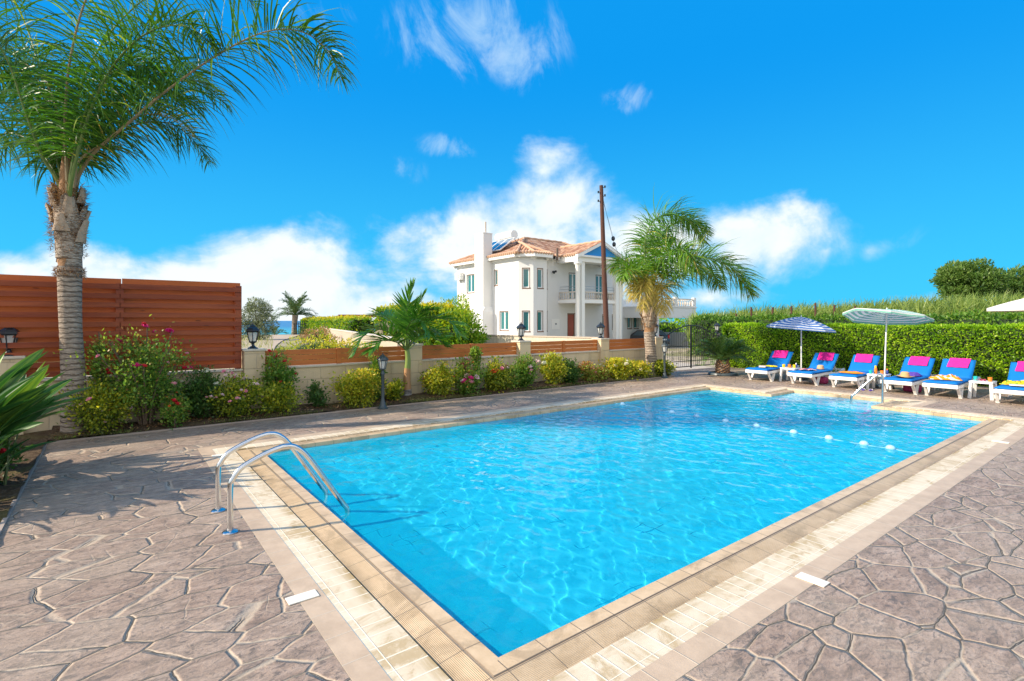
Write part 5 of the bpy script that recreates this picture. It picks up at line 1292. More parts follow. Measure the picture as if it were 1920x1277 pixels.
mb = MB(); mb.box((-2.04, -.78, .38), (-1.95, .78, .60), bev=.03); mb.build('bumper', M_CAR, car); mb = MB(); mb.box((-2.052, -.26, .62), (-2.0, .26, .73)); mb.build('number_plate', M_WHITE, car)
# ============================================================ neighbour's walls, pole, pergola
M_NW = m_block('pale_block_wall', (.56, .50, .38), (.64, .58, .45), (.50, .46, .38), .42, .21, .012); M_PLS = m_render('pale_plaster', (.46, .39, .31))
def freewall(name, label, p, q, z0, z1p, z1q, M, cap=None):
    p, q = Vector(p), Vector(q); L = (q-p).length; o = thing(name, label, 'wall', (p.x, p.y, 0), math.atan2(q.y-p.y, q.x-p.x))
    mb = MB(); mb.add([(0, -.1, z0), (L, -.1, z0), (L, .1, z0), (0, .1, z0), (0, -.1, z1p), (L, -.1, z1q), (L, .1, z1q), (0, .1, z1p)], [[0, 3, 2, 1], [4, 5, 6, 7], [0, 1, 5, 4], [1, 2, 6, 5], [2, 3, 7, 6], [3, 0, 4, 7]]); mb.build('wall_body', M, o)
    if cap: mb = MB(); mb.bar((0, 0, z1p+.03), (L, 0, z1q+.03), .28, .06); mb.build('coping', cap, o)
    return o
freewall('boundary_wall', 'long pale concrete block wall in front of the white villa', (-4.2, 30.6), (4.15, 23.9), -.8, .80, .80, M_NW, M_PLS)
freewall('roadside_wall', 'low pale plaster wall running away beside the sandy path under the clipped hedge', (-4.3, 20.0), (-25.2, 65), -.6, .88, .95, M_PLS, M_STONEB)
up = thing('utility_pole', 'tall brown wooden utility pole in front of the white villa', 'pole', (4.42, 24, TZ(4.4, 24)), 0)
M_POLE = m_simple('creosoted_wood', (.085, .034, .022), .85, var=.35, vs=14, bump=.6)
mb = MB(); mb.tube([(0, 0, -.3), (-.16, 0, 3.5), (-.31, 0, 7.95)], [.13, .115, .085], 12); mb.build('pole_shaft', M_POLE, up, smooth=True)
mb = MB()
for z, s_ in ((7.85, 1), (7.6, -1), (7.45, 1), (7.2, -1)): x = -.30; mb.tube([(x, 0, z), (x+s_*.14, -.05, z)], .015, 6); mb.lathe([(.02, 0), (.05, .02), (.03, .05), (.05, .08), (.0, .12)], 10, c=(x+s_*.15, -.05, z-.02))
mb.build('insulators', M_BLK, up, smooth=True)
mb = MB(); mb.tube([(-.3, 0, 7.5), (.25, .1, 5.6), (.3, .1, 5.3)], .006, 4); mb.ball((.26, .1, 5.52), .09, sz=1.3); mb.ball((.30, .1, 5.25), .09, sz=1.3); mb.tube([(.3, .1, 5.3), (1.6, 1.5, 3.2), (3.2, 5, 1.2)], .006, 4); mb.build('stay_wire', M_BLK, up)
mb = MB(); q_ = (0, 0, 7.7)
for tgt, sag in (((3.6, 13.5, 5.6), .5),):
    mb.tube([(-.3+(tgt[0]+.3)*u, tgt[1]*u, 7.7+(tgt[2]-7.7)*u-sag*4*u*(1-u)) for u in np.linspace(0, 1, 15)], .007, 4)
mb.build('cable', M_BLK, up)
mb = MB(); mb.tube([(2.35, .6, .0), (1.6, .6, 2.6), (.9, .5, 3.9)], .02, 5); mb.tube([(2.55, .6, .0), (1.75, .6, 2.6), (.95, .5, 3.9)], .02, 5); mb.build('stay_rods', M_WHITE, up)
pg = thing('pergola', 'dark red timber pergola roof just visible above the clipped hedge', 'pergola', (-15.2, 52, 0), .2); mb = MB(); mb.box((-2.2, -1.5, 1.95), (2.2, 1.5, 2.08)); mb.box((-1.9, -1.2, 2.082), (1.5, 1.2, 2.2)); mb.build('pergola_roof', M_DOOR, pg)
for x in (-2, 2):
    for y in (-1.3, 1.3): mb = MB(); mb.box((x-.08, y-.08, -.5), (x+.08, y+.08, 1.949)); mb.build('post', M_DOOR, pg)
bgte = thing('beach_gate', 'dark iron railing gate beside the date palm at the end of the path', 'gate', (-23.5, 59, TZ(-23.5, 59)), .1); mb = MB()
for k in range(11): mb.tube([(-1.1+k*.22, 0, 0), (-1.1+k*.22, 0, 1.35+.25*math.sin(math.pi*k/10))], .03, 4)
mb.build('bars', M_IRON, bgte); mb = MB(); mb.box((-1.2, -.04, .1), (1.2, .04, .18)); mb.box((-1.2, -.04, 1.2), (1.2, .04, 1.28)); mb.build('rails', M_IRON, bgte)
# ============================================================ plants of the garden
def bedpos(px, b, z=0): return P(a_at(px, b), b, z)
def zat(py, p): return CAMH-(py-HOR)/FPX*p.y
def bush(name, label, px, b, pytop, wpx, M, seed, dens=1, **kw):
    p = bedpos(px, b); h = zat(pytop, p); w = wpx*p.y/FPX*(1.2 if px > 780 else 1.08); n = int(dens*(420+3400*min(1.2, w*h)))
    kw.setdefault('ls', .05*(p.y/9)**.5)
    return shrub(name, label, (p.x, p.y, .02), h, w, M, n=n, seed=seed, **kw)
bush('rose_bush', 'low yellow-green bush with pale pink flowers at the foot of the big palm trunk', 190, 7.35, 722, 112, M_YELG, 1, 1.5, blooms=(('pink', 5, .028, 'top'), ('pale', 7, .025, 'any')), stems=14, vshift=-.12)
bush('rose_bush', 'tallest rose bush with magenta blooms in front of the tall red fence', 275, 7.55, 606, 150, M_ROSE, 2, 1.35, blooms=(('magenta', 7, .045, 'top'), ('red', 4, .035, 'top'), ('pink', 5, .03, 'any')), stems=14, tall=.5)
bush('rose_bush', 'narrow upright rose stem right beside the big palm trunk', 190, 7.72, 622, 34, M_ROSE, 3, 1.7, blooms=(('red', 3, .032, 'top'),), stems=4, tall=1)
bush('rose_bush', 'low bush with a few red flowers at the foot of the tallest rose', 330, 7.3, 742, 58, M_ROSE, 4, 1.3, blooms=(('red', 2, .035, 'any'), ('orange', 3, .022, 'top')))
bush('rose_bush', 'dark green bush with white roses beneath the right end of the tall fence', 384, 7.62, 696, 84, M_DARK, 5, 1.5, blooms=(('white', 6, .045, 'top'),), stems=10)
bush('rose_bush', 'bush topped by a cluster of pale pink blossoms below the fence-end pillar', 442, 7.42, 700, 78, M_YELG, 6, 1.6, blooms=(('pale', 26, .026, 'top'), ('pink', 12, .024, 'top')), stems=12, vshift=-.15)
bush('shrub', 'low yellow-green bush between the pale pink blossoms and the sparse dark bush', 526, 7.4, 724, 76, M_YELG, 7, 1.5, stems=12, vshift=-.1)
bush('rose_bush', 'tall rose with dark red blooms against the first low fence board', 524, 7.7, 656, 64, M_ROSE, 8, 1.5, blooms=(('red', 5, .045, 'top'), ('red', 2, .03, 'any')), stems=8, tall=.8)
bush('shrub', 'small sparse dark-leaved bush in front of bare wall blocks', 598, 7.55, 714, 42, M_DARK, 9, .8, stems=7)
bush('shrub', 'rounded bright yellow-green bush left of the path lantern post', 668, 7.45, 700, 86, M_YELG, 10, 2.0, blooms=(('yellow', 10, .022, 'any'),), stems=16)
bush('rose_bush', 'slim dark rose with one magenta bloom directly behind the path lantern', 706, 7.7, 662, 20, M_ROSE, 11, 2.2, blooms=(('magenta', 1, .045, 'top'),), stems=3, tall=1)
bush('shrub', 'small bush between the path lantern post and the young palm trunk', 739, 7.5, 716, 30, M_YELG, 12, 1.3, vshift=-.1)
bush('rose_bush', 'rounded bush with one pink rose just right of the pillar behind the young palm', 822, 7.45, 684, 52, M_YELG, 13, 1.8, blooms=(('pink', 1, .06, 'top'), ('orange', 4, .025, 'top'), ('pale', 2, .03, 'any')), stems=11)
bush('rose_bush', 'rose bush with magenta and pale pink blooms and a single tall red rose', 873, 7.45, 676, 58, M_ROSE, 14, 1.9, blooms=(('magenta', 8, .055, 'top'), ('pale', 6, .045, 'any'), ('pink', 3, .045, 'top')), stems=11, vshift=.1)
bush('rose_bush', 'one long rose stem carrying a red bloom above the low fence', 888, 7.7, 652, 16, M_ROSE, 15, 2.5, blooms=(('red', 1, .065, 'top'), ('orange', 2, .03, 'any')), stems=2, tall=1)
bush('rose_bush', 'bush with small orange flowers, second left of the bay-window pillar', 925, 7.45, 672, 46, M_YELG, 16, 1.7, blooms=(('orange', 7, .05, 'top'), ('red', 2, .05, 'top'), ('pink', 2, .045, 'any')), stems=10, vshift=-.05)
bush('rose_bush', 'brown-stemmed bush between the orange flowers and the bay-window pillar', 948, 7.45, 690, 40, M_ROSE, 17, 1.6, stems=10, vshift=.15, blooms=(('pale', 1, .045, 'top'),))
bush('rose_bush', 'green rose bush rising right in front of the bay-window pillar', 980, 7.45, 668, 42, M_ROSE, 18, 2.0, stems=9, tall=.7, blooms=(('pale', 4, .05, 'top'), ('pink', 3, .045, 'any')))
bush('rose_bush', 'yellow-green rose with cream buds right of the bay-window pillar', 1040, 7.4, 664, 42, M_YELG, 19, 1.9, stems=9, blooms=(('white', 4, .045, 'top'),), tall=.5)
bush('shrub', 'dark green bush leaning right in the middle of the bed, right of the cream-budded rose', 1068, 7.5, 676, 36, M_DARK, 20, 2.0, stems=9)
bush('rose_bush', 'small reddish bush with pink buds in front of the utility-pole pillar', 1104, 7.5, 684, 30, M_ROSE, 21, 1.6, stems=7, vshift=.35, blooms=(('pink', 3, .035, 'top'),))
bush('rose_bush', 'low reddish bush just left of the cream-flowered bushes', 1124, 7.45, 690, 26, M_ROSE, 22, 1.6, stems=7, vshift=.3)
bush('rose_bush', 'broad yellowish bush with cream flowers under the short fence', 1158, 7.42, 676, 52, M_YELG, 23, 2.0, stems=12, blooms=(('white', 12, .045, 'top'),), vshift=.05)
bush('shrub', 'low yellow bush at the foot of the right palm trunk', 1200, 7.42, 682, 42, M_YELG, 24, 2.0, stems=10, vshift=.0, blooms=(('white', 3, .04, 'top'),))
bush('shrub', 'fresh green bush at the bed end beside the gate lantern post', 1238, 7.38, 680, 40, M_YELG, 25, 2.2, stems=10, vshift=-.2)
p_ = P(-2.45, 5.1); shrub('rose_bush', 'low red-flowered plant at the deck edge below the bird of paradise', (p_.x, p_.y, .02), .38, .5, M_DARK, n=900, blooms=(('red', 4, .04, 'any'), ('pink', 2, .03, 'top')), seed=31, group='flowering shrubs along the block wall')
# grass and weeds in the bed
n = 26000; A = RNG.uniform(-2.1, 11.5, n); B = 7.17+.75*RNG.random(n)**1.6
keep = (np.sin(A*2.1)+np.sin(A*5.3+B*9)*.7+RNG.normal(size=n)*.5) > -.1+.5*(A < 2)
A, B = A[keep], B[keep]; C = np.stack([N0.x+D1.x*A+D2.x*B, N0.y+D1.y*A+D2.y*B, np.full(len(A), .02)], -1)
D = unit(RNG.normal(size=C.shape)*.6+np.array([0, 0, 1.0])); tag(leafobj('grass', C, D, .05*(.5+RNG.random(len(A))), .010, M_GRASS, np.clip(RNG.random(len(A))*.75, 0, 1)), 'short patchy grass growing in the flower bed', 'grass', kind='stuff')
# fallen leaves and litter
n = 2600; A = RNG.uniform(-2.1, 9, n); B = RNG.uniform(7.18, 7.9, n); C = np.stack([N0.x+D1.x*A+D2.x*B, N0.y+D1.y*A+D2.y*B, np.full(n, .075)], -1); D = unit(RNG.normal(size=(n, 3))*np.array([1, 1, .15]))
M_LIT = m_leaf('dry_leaf', [(0, (.10, .04, .015)), (.5, (.28, .13, .05)), (1, (.50, .34, .16))], .1)
tag(leafobj('leaf_litter', C, D, .04, .025, M_LIT, RNG.random(n), Nn=np.tile([0, 0, 1.], (n, 1))+RNG.normal(size=(n, 3))*.3), 'dry fallen leaves scattered over the bed soil', 'leaf litter', kind='stuff')
# ---- bird of paradise clumps, foreground left
def strelitzia(label, loc, n, h, seed, az0=0, spread=1.0):
    r = random.Random(seed); o = thing('bird_of_paradise_plant', label, 'plant', loc, 0, 'bird of paradise plants in the side bed')
    mb = MB(); vs = []; fs = []; at_ = []
    for k in range(n):
        az = az0+r.uniform(-math.pi, math.pi); lean = r.uniform(.12, .95)*spread; H_ = h*r.uniform(.55, 1.0)*(1-.25*lean)
        d = Vector((math.cos(az), math.sin(az), 0)); b0 = Vector((r.gauss(0, .09), r.gauss(0, .09), 0)); L = H_*r.uniform(.33, .42)
        j = b0+d*(H_*.38*lean)+Vector((0, 0, H_*.52)); c = curve([b0, b0.lerp(j, .5)+Vector((0, 0, .05*H_)), j], 4); mb.tube(c, [.012, .011, .011, .010, .009, .008, .008, .007, .006][:len(c)], 5, caps=False)
        dr = (d*(.55+lean*.9)+Vector((0, 0, 1.15-.75*lean))).normalized(); s_ = dr.cross(Vector((0, 0, 1))); s_.normalize(); s_ = (s_*math.cos(r.uniform(-.9, .9))+dr.cross(s_)*math.sin(r.uniform(-.9, .9))).normalized()
        up = s_.cross(dr); K = 11; w = r.uniform(.05, .075)*h/1.3; pos = j.copy(); base = len(vs); v0 = r.uniform(.1, .6); tw = r.uniform(-.06, .06)
        for i in range(K+1):
            u = i/K; ww = w*(math.sin(math.pi*min(1, u*.93+.07))**.75)*(1-.25*u); 
            vs += [pos-s_*ww+up*ww*.45, pos-s_*ww*.5+up*ww*.12, pos-up*.004, pos+s_*ww*.5+up*ww*.12, pos+s_*ww+up*ww*.45]; at_ += [min(1, v0+.28), v0, min(1, v0+.35), v0, min(1, v0+.28)]
            dr = (dr+Vector((0, 0, -.028*(.5+lean)))).normalized(); pos = pos+dr*(L*1.5/K); s_ = (s_+up*tw).normalized(); up = s_.cross(dr)
        for i in range(K):
            for q in range(4): a = base+i*5+q; fs.append([a, a+1, a+6, a+5])
    mkobj('leaf_blades', vs, fs, M_STREL, o, smooth=True, attr=at_); mb.build('leaf_stalks', M_STALK, o)
    return o
strelitzia('large bird of paradise clump with upright blades reaching highest at the left edge', P(-2.52, 4.85, .02), 84, 1.5, 41, spread=.7)
strelitzia('bird of paradise clump spreading its blades toward the big palm trunk', P(-2.6, 5.8, .02), 70, 1.2, 42, spread=.75)
strelitzia('lower bird of paradise clump at the front left edge of the photo', P(-2.55, 4.25, .02), 50, .85, 43, spread=.9)
# stones at the deck edge
for k, (a, b, s_) in enumerate(((-2.38, 3.95, .10), (-2.5, 4.15, .13), (-2.42, 4.4, .09))):
    mb = MB(); mb.ball((0, 0, 0), 1, 9); rr = random.Random(k); mb.v = [Vector((v.x*(1+rr.uniform(-.2, .2)), v.y*(1+rr.uniform(-.2, .2)), v.z*.6)) for v in mb.v]
    o = mb.build('edge_stone', m_simple('brown_stone', (.20, .13, .08), .9, var=.3, vs=10, bump=.8), smooth=True); o.scale = (s_*1.5, s_, s_); o.location = P(a, b, s_*.4); tag(o, ['small brown stone at the deck edge nearest the camera', 'largest brown stone at the deck edge under the strelitzia', 'farthest brown stone at the deck edge under the strelitzia'][k], 'stone', 'brown stones at the deck edge')
# ============================================================ palms
def ptrunk(parent, pts, rad, M, name='trunk', n=22, bump_=.05, seed=0):
    r = np.random.default_rng(seed); c = curve(pts, 14); m_ = len(c); rs = [float(np.interp(i/(m_-1), np.linspace(0, 1, len(rad)), rad)) for i in range(m_)]
    mb = MB(); mb.tube(c, [q*(1+bump_*math.sin(i*2.4)+r.normal()*bump_*.35) for i, q in enumerate(rs)], n)
    o = mb.build(name, M, parent, smooth=True); o.data.transform(Matrix.Translation(-Vector(parent.location))); return o
def boots(parent, base, r0, r1, h, n, seed, flare=.14, M=None, size=1.0, name='leaf_boot'):
    """old leaf bases clasping the trunk; each a curved tapering shell with a ragged cut top"""
    rr = random.Random(seed)
    for k in range(n):
        u = (k+.5)/n; z = h*u*.8; az = k*2.4+rr.uniform(-.25, .25); rad = r0+(r1-r0)*u; L = h*(.42+.16*rr.random())*size; w = (.13+.03*rr.random())*size
        vs = []; fs = []; K = 6; J = 6; lo = rr.uniform(.25, 1.0)*flare
        for lay in (0, 1):
            for i in range(K+1):
                v_ = i/K; ww = w*(1-.62*v_); rd = rad+.006+lo*v_**2.0 - (.012 if lay else 0)*(1 if v_ < .98 else .2)
                for j in range(J+1):
                    s_ = j/J-.5; a = az+s_*2*ww/max(rad, .05)*.9; zz = z+L*v_-(.05*abs(s_)*2*v_)+(rr.uniform(-.02, .02) if i == K else 0); rq = rd-.05*abs(s_)**2*4*v_*.4
                    vs.append(Vector((rq*math.cos(a), rq*math.sin(a), zz)))
        q0 = (K+1)*(J+1)
        for i in range(K):
            for j in range(J): a = i*(J+1)+j; fs.append([a, a+1, a+J+2, a+J+1]); fs.append([q0+a, q0+a+J+1, q0+a+J+2, q0+a+1])
        for j in range(J): a = K*(J+1)+j; fs.append([a, a+1, q0+a+1, q0+a])
        for i in range(K):
            for e_ in (0, J): a = i*(J+1)+e_; fs.append([a, a+J+1, q0+a+J+1, q0+a])
        m_ = MB(); m_.add([v+Vector(base) for v in vs], fs); o = m_.build(name, M or M_BOOT, parent, smooth=True); o.data.transform(Matrix.Translation(-Vector(parent.location)))
def fibres(parent, base, rad, h, n, seed, out=.05, name='fibre'):
    r = np.random.default_rng(seed); az = r.random(n)*6.283; z = r.random(n)*h
    C = np.stack([np.cos(az)*rad*(.9+.3*r.random(n)), np.sin(az)*rad*(.9+.3*r.random(n)), z], -1)+np.array(base)-np.array(tuple(parent.location))
    D = unit(np.stack([np.cos(az)*.7, np.sin(az)*.7, r.normal(size=n)*.8], -1)+r.normal(size=(n, 3))*.5)
    leafobj(name, C, D, out*(1+2*r.random(n)), .007, M_LIT, r.random(n)*.8+.1, parent, r)
# --- big queen palm, left
BPb = Vector((-6.13, 7.27, 0)); YB = 7.27
bp_ = thing('queen_palm', 'big queen palm with ringed grey trunk standing before the tall red fence', 'palm tree', BPb)
def pa_(px, py, dy=0.0): return at(px, py, YB+dy)
ptrunk(bp_, [BPb+Vector((.02, 0, -.1)), pa_(138, 720), pa_(133, 620), pa_(131, 545), pa_(131, 500)], [.152, .140, .128, .134, .140], M_PTR, bump_=.012)
ptrunk(bp_, [pa_(131, 505), pa_(128, 440), pa_(126, 380), pa_(125, 330), pa_(127, 280)], [.125, .150, .11, .075, .05], M_FIB, 'crown_core', bump_=.03)
fibres(bp_, pa_(131, 506)+Vector((0, 0, -.10)), .142, .12, 700, 3, .02)
boots(bp_, pa_(130, 503), .138, .168, .86, 13, 4, .055, size=1.2)
fibres(bp_, pa_(128, 480), .17, .9, 900, 5, .03)
def stubs(parent, base, r0, n, seed, L0=.34):
    rr = random.Random(seed)
    for k in range(n):
        az = k*2.4+rr.uniform(-.3, .3); z = .62*k/n; d = Vector((math.cos(az), math.sin(az), 0)); s_ = Vector((-d.y, d.x, 0)); L = L0*rr.uniform(.7, 1.15); w = .09*rr.uniform(.8, 1.2)
        b0 = Vector(base)+d*(r0*(1-.3*z))+Vector((0, 0, z)); e1 = b0+d*.025+Vector((0, 0, L*.5)); e2 = b0+d*(.03+.05*rr.random())+Vector((0, 0, L)); m_ = MB()
        vs = []
        for p_, ww, th in ((b0, w, .04), (e1, w*.72, .032), (e2, w*.5, .022)):
            for sg, tt in ((-1, 0), (-.5, 1), (.5, 1), (1, 0), (.4, -1), (-.4, -1)): vs.append(p_+s_*ww*sg*rr.uniform(.9, 1.1)+d*th*tt+Vector((0, 0, rr.uniform(-.02, .03) if p_ is e2 else 0)))
        fs = [[i*6+j, i*6+(j+1) % 6, (i+1)*6+(j+1) % 6, (i+1)*6+j] for i in range(2) for j in range(6)]+[[12, 13, 14, 15, 16, 17]]
        m_.add(vs, fs); o = m_.build('cut_frond_stub', M_STUB, parent, smooth=True); o.data.transform(Matrix.Translation(-Vector(parent.location)))
M_STUB = m_simple('cut_stub', (.40, .31, .23), .9, var=.5, vs=12, bump=1, bs=25)
stubs(bp_, pa_(128, 455), .165, 9, 5, .30)
fibres(bp_, pa_(127, 445), .15, .75, 1400, 9, .05)
# petiole bases rising from the crown
FR = [ # (points as (px, py, dy)), leaflet length, n, seed
 ([(134, 408, 0), (140, 350, .0), (172, 292, -.1), (232, 238, -.25), (310, 172, -.4), (400, 108, -.55), (490, 62, -.65), (560, 58, -.7), (612, 92, -.75), (642, 150, -.8)], .78, 120),
 ([(135, 408, 0), (142, 358, .05), (160, 300, .15), (205, 262, .3), (262, 232, .5), (318, 232, .65), (362, 262, .75), (392, 306, .8)], .62, 84),
 ([(128, 408, 0), (128, 348, .1), (135, 240, .3), (165, 130, .5), (225, 40, .7), (310, -25, .9), (410, -40, 1.1), (480, 10, 1.25)], .75, 105),
 ([(126, 408, 0), (126, 343, -.1), (122, 230, -.15), (132, 110, -.25), (165, -10, -.35), (225, -95, -.4), (300, -130, -.45), (380, -110, -.5)], .75, 100),
 ([(122, 408, 0), (118, 348, .1), (95, 240, .25), (72, 120, .4), (30, 10, .55), (-50, -70, .7), (-150, -90, .8)], .75, 95),
 ([(119, 408, 0), (112, 350, -.05), (78, 290, -.15), (46, 205, -.3), (10, 105, -.45), (-50, 30, -.6), (-130, 10, -.3), (-210, 60, -.1)], .75, 100),
 ([(121, 408, 0), (116, 354, .2), (80, 262, .5), (30, 205, .8), (-40, 180, 1.1), (-120, 200, 1.4)], .62, 80),
 ([(131, 408, 0), (134, 343, -.2), (165, 220, -.35), (215, 120, -.5), (280, 60, -.6), (352, 50, -.7), (410, 95, -.75)], .70, 95),
 ([(129, 408, 0), (130, 348, .25), (155, 235, .7), (205, 150, 1.2), (272, 110, 1.6), (340, 120, 2.0), (390, 165, 2.3)], .66, 90),
 ([(125, 408, 0), (124, 348, .3), (108, 230, .9), (80, 130, 1.5), (35, 90, 2.1), (-15, 105, 2.6)], .62, 80),
 ([(132, 408, 0), (136, 348, .1), (182, 262, .35), (240, 190, .7), (310, 150, 1.0), (375, 155, 1.3), (430, 200, 1.5)], .60, 80),
 ([(121, 408, 0), (116, 354, .1), (88, 300, .2), (52, 262, .3), (14, 250, .4), (-30, 268, .5), (-70, 310, .6)], .62, 80),
 ([(126, 408, 0), (126, 348, .1), (118, 255, .1), (92, 165, .15), (48, 120, .2), (0, 125, .25), (-50, 165, .3)], .70, 90),
 ([(129, 408, 0), (130, 348, -.1), (148, 250, -.2), (182, 165, -.25), (232, 125, -.3), (285, 130, -.3), (330, 170, -.3)], .66, 85),
 ([(132, 408, 0), (136, 350, .0), (170, 285, .1), (218, 220, .2), (270, 180, .3), (330, 178, .4), (380, 205, .5)], .62, 80),
 ([(123, 408, 0), (120, 350, .2), (100, 260, .55), (70, 190, .9), (28, 150, 1.2), (-25, 150, 1.5)], .60, 76),
]
for k, (pts, L, n) in enumerate(FR):
    frond(bp_, [pa_(*p) for p in pts], 0, int(n*1.75), L*1.08, M_QP, droop=.40, plum=.8, wind=(.05, 0, 0), width=.020, start=.25, fwd=.5, K=5, rach=.030, vs=-.04, seed=50+k, rachm=M_RACH if k % 3 else M_RACHB)
frond(bp_, [pa_(138, 352, -.1), pa_(150, 300, -.15), pa_(205, 262, -.1), pa_(270, 215, 0), pa_(330, 225, .1), pa_(365, 250, .15)], 0, 40, .42, M_QPDRY, droop=.3, plum=.8, width=.016, K=3, rach=.02, seed=90, rachm=M_RACHB)
# --- queen palm on the right
YR = 15.15; rp0 = at(1219, 601, YR); rp0.z = 0
rq_ = thing('queen_palm', 'queen palm with a golden dry skirt of leaflets beside the iron gate', 'palm tree', rp0)
def pr_(px, py, dy=0.0): return at(px, py, YR+dy)
ptrunk(rq_, [Vector((pr_(1219, 700).x, YR, -.1)), pr_(1221, 680), pr_(1219, 650), pr_(1217, 622)], [.18, .165, .15, .155], M_PTR, bump_=.02)
ptrunk(rq_, [pr_(1217, 626), pr_(1217, 606), pr_(1218, 585), pr_(1220, 560), pr_(1222, 540)], [.135, .145, .12, .09, .05], M_FIB, 'crown_core', bump_=.03)
boots(rq_, pr_(1217, 624), .155, .15, .95, 12, 6, .16, size=1.1)
fibres(rq_, pr_(1218, 618), .18, .8, 900, 7, .05); stubs(rq_, pr_(1217, 608), .17, 11, 8, .38)
FR2 = [([(1222, 560, 0), (1212, 505, -.2), (1210, 450, -.3), (1228, 412, -.3), (1262, 402, -.2), (1298, 418, 0), (1322, 455, .1)], .95, 80, .05),
 ([(1224, 560, .1), (1224, 500, .3), (1238, 445, .6), (1270, 415, .9), (1300, 415, 1.1), (1328, 440, 1.2)], .80, 70, .0),
 ([(1224, 565, 0), (1246, 520, -.3), (1282, 492, -.7), (1325, 484, -1.0), (1365, 497, -1.2), (1392, 525, -1.3), (1408, 552, -1.4)], .95, 90, .08),
 ([(1224, 565, .1), (1252, 532, .4), (1292, 510, .8), (1330, 512, 1.1), (1352, 540, 1.3)], .80, 70, .1),
 ([(1216, 560, 0), (1200, 520, .2), (1180, 494, .4), (1160, 490, .6), (1148, 508, .7)], .62, 60, .0),
 ([(1218, 562, -.1), (1203, 530, -.5), (1190, 508, -.9), (1176, 506, -1.2), (1165, 525, -1.4)], .6, 55, .12),
 ([(1222, 560, -.1), (1230, 515, -.5), (1248, 480, -1.0), (1272, 468, -1.5), (1295, 480, -1.9), (1310, 510, -2.1)], .75, 70, .08),
 ([(1218, 560, .2), (1206, 500, .6), (1214, 455, 1.0), (1240, 440, 1.4), (1262, 455, 1.7)], .7, 60, -.05)]
for k, (pts, L, n, vs_) in enumerate(FR2):
    frond(rq_, [pr_(*p) for p in pts], 0, int(n*2.7), L, M_QP, droop=.42, plum=.6, wind=(.12, 0, 0), width=.028, start=.15, fwd=.55, K=4, rach=.032, seed=150+k, vs=vs_+.12)
for k, pts in enumerate(([(1218, 572, -.1), (1206, 540, -.4), (1196, 522, -.7), (1188, 530, -.9), (1186, 560, -1.0)], [(1220, 572, -.2), (1215, 540, -.6), (1210, 525, -1.0), (1206, 540, -1.2), (1206, 580, -1.25)], [(1222, 572, -.15), (1228, 545, -.5), (1236, 535, -.8), (1242, 555, -1.0), (1244, 590, -1.05)])):
    frond(rq_, [pr_(*p) for p in pts], 0, 130, .62, M_QPDRY, droop=.6, plum=.8, wind=(.05, 0, 0), width=.018, start=.2, fwd=.5, K=4, rach=.022, seed=170+k, rachm=M_RACHB, vs=.1*k-.1)
# --- young palm in the middle of the bed
YK = 10.6; kp0 = at(763, 601, YK); kp0.z = 0
kp_ = thing('young_palm', 'young green palm with a smooth orange-brown shaft beside the path lantern', 'palm tree', kp0)
def pk_(px, py, dy=0.0): return at(px, py, YK+dy)
ptrunk(kp_, [kp0+Vector((0, 0, -.1)), pk_(764, 745), pk_(763, 730)], [.10, .095, .088], m_ptrunk('grey_palm_trunk', (.22, .20, .19), (.42, .40, .38), 7), bump_=.01)
ptrunk(kp_, [pk_(763, 731), pk_(763, 710), pk_(764, 690)], [.082, .075, .062], m_simple('orange_sheath', (.42, .22, .10), .5, var=.25, vs=4), 'dry_sheath', bump_=.005)
ptrunk(kp_, [pk_(764, 692), pk_(765, 672), pk_(763, 652), pk_(764, 632)], [.062, .052, .045, .03], M_SHAFT, 'green_shaft', bump_=.005)
stiff = lambda x: np.sin(np.clip(.25+.75*x, 0, 1)*math.pi*.9+.2)**.5
for k, (pts, L, n, wd) in enumerate([([(764, 650, 0), (762, 610, -.05), (764, 570, -.08), (776, 530, -.1)], .40, 30, .05), ([(765, 652, 0), (768, 615, .1), (780, 580, .15), (798, 548, .2)], .36, 28, .05),
    ([(764, 655, 0), (784, 618, -.2), (812, 598, -.4), (845, 604, -.6), (862, 628, -.7)], .46, 34, .042), ([(764, 655, 0), (780, 635, -.3), (805, 622, -.6), (835, 630, -.9)], .46, 32, .042),
    ([(762, 655, 0), (742, 632, -.3), (712, 618, -.6), (682, 630, -.8), (664, 662, -.9)], .46, 34, .042), ([(762, 657, 0), (740, 640, -.5), (715, 640, -.9), (694, 660, -1.1)], .44, 32, .042),
    ([(762, 655, 0), (742, 612, .2), (722, 592, .4), (700, 592, .6)], .42, 30, .042), ([(765, 652, 0), (775, 605, -.3), (792, 585, -.5), (815, 580, -.7)], .42, 30, .045), ([(766, 655, .1), (790, 635, .3), (815, 632, .5), (838, 650, .7)], .40, 30, .04),
    ([(764, 655, -.1), (762, 622, -.4), (775, 600, -.75), (795, 605, -1.0), (806, 628, -1.1)], .44, 32, .045)]):
    frond(kp_, [pk_(*p) for p in pts], 0, n, L, M_KP, droop=.10 if k > 1 else .01, plum=.12, wind=(.03, 0, 0), width=wd, start=.22, fwd=1.0, K=4, rach=.016, seed=200+k, vee=.35, prof=stiff, vs=.1*(k < 3))
frond(kp_, [pk_(762, 655, -.05), pk_(740, 625, -.1), pk_(722, 612, -.2), pk_(712, 622, -.3)], 0, 22, .30, m_leaf('bleached_frond', [(0, (.35, .30, .22)), (1, (.62, .56, .46))]), droop=.1, plum=.2, width=.03, start=.3, seed=230, vee=.3)
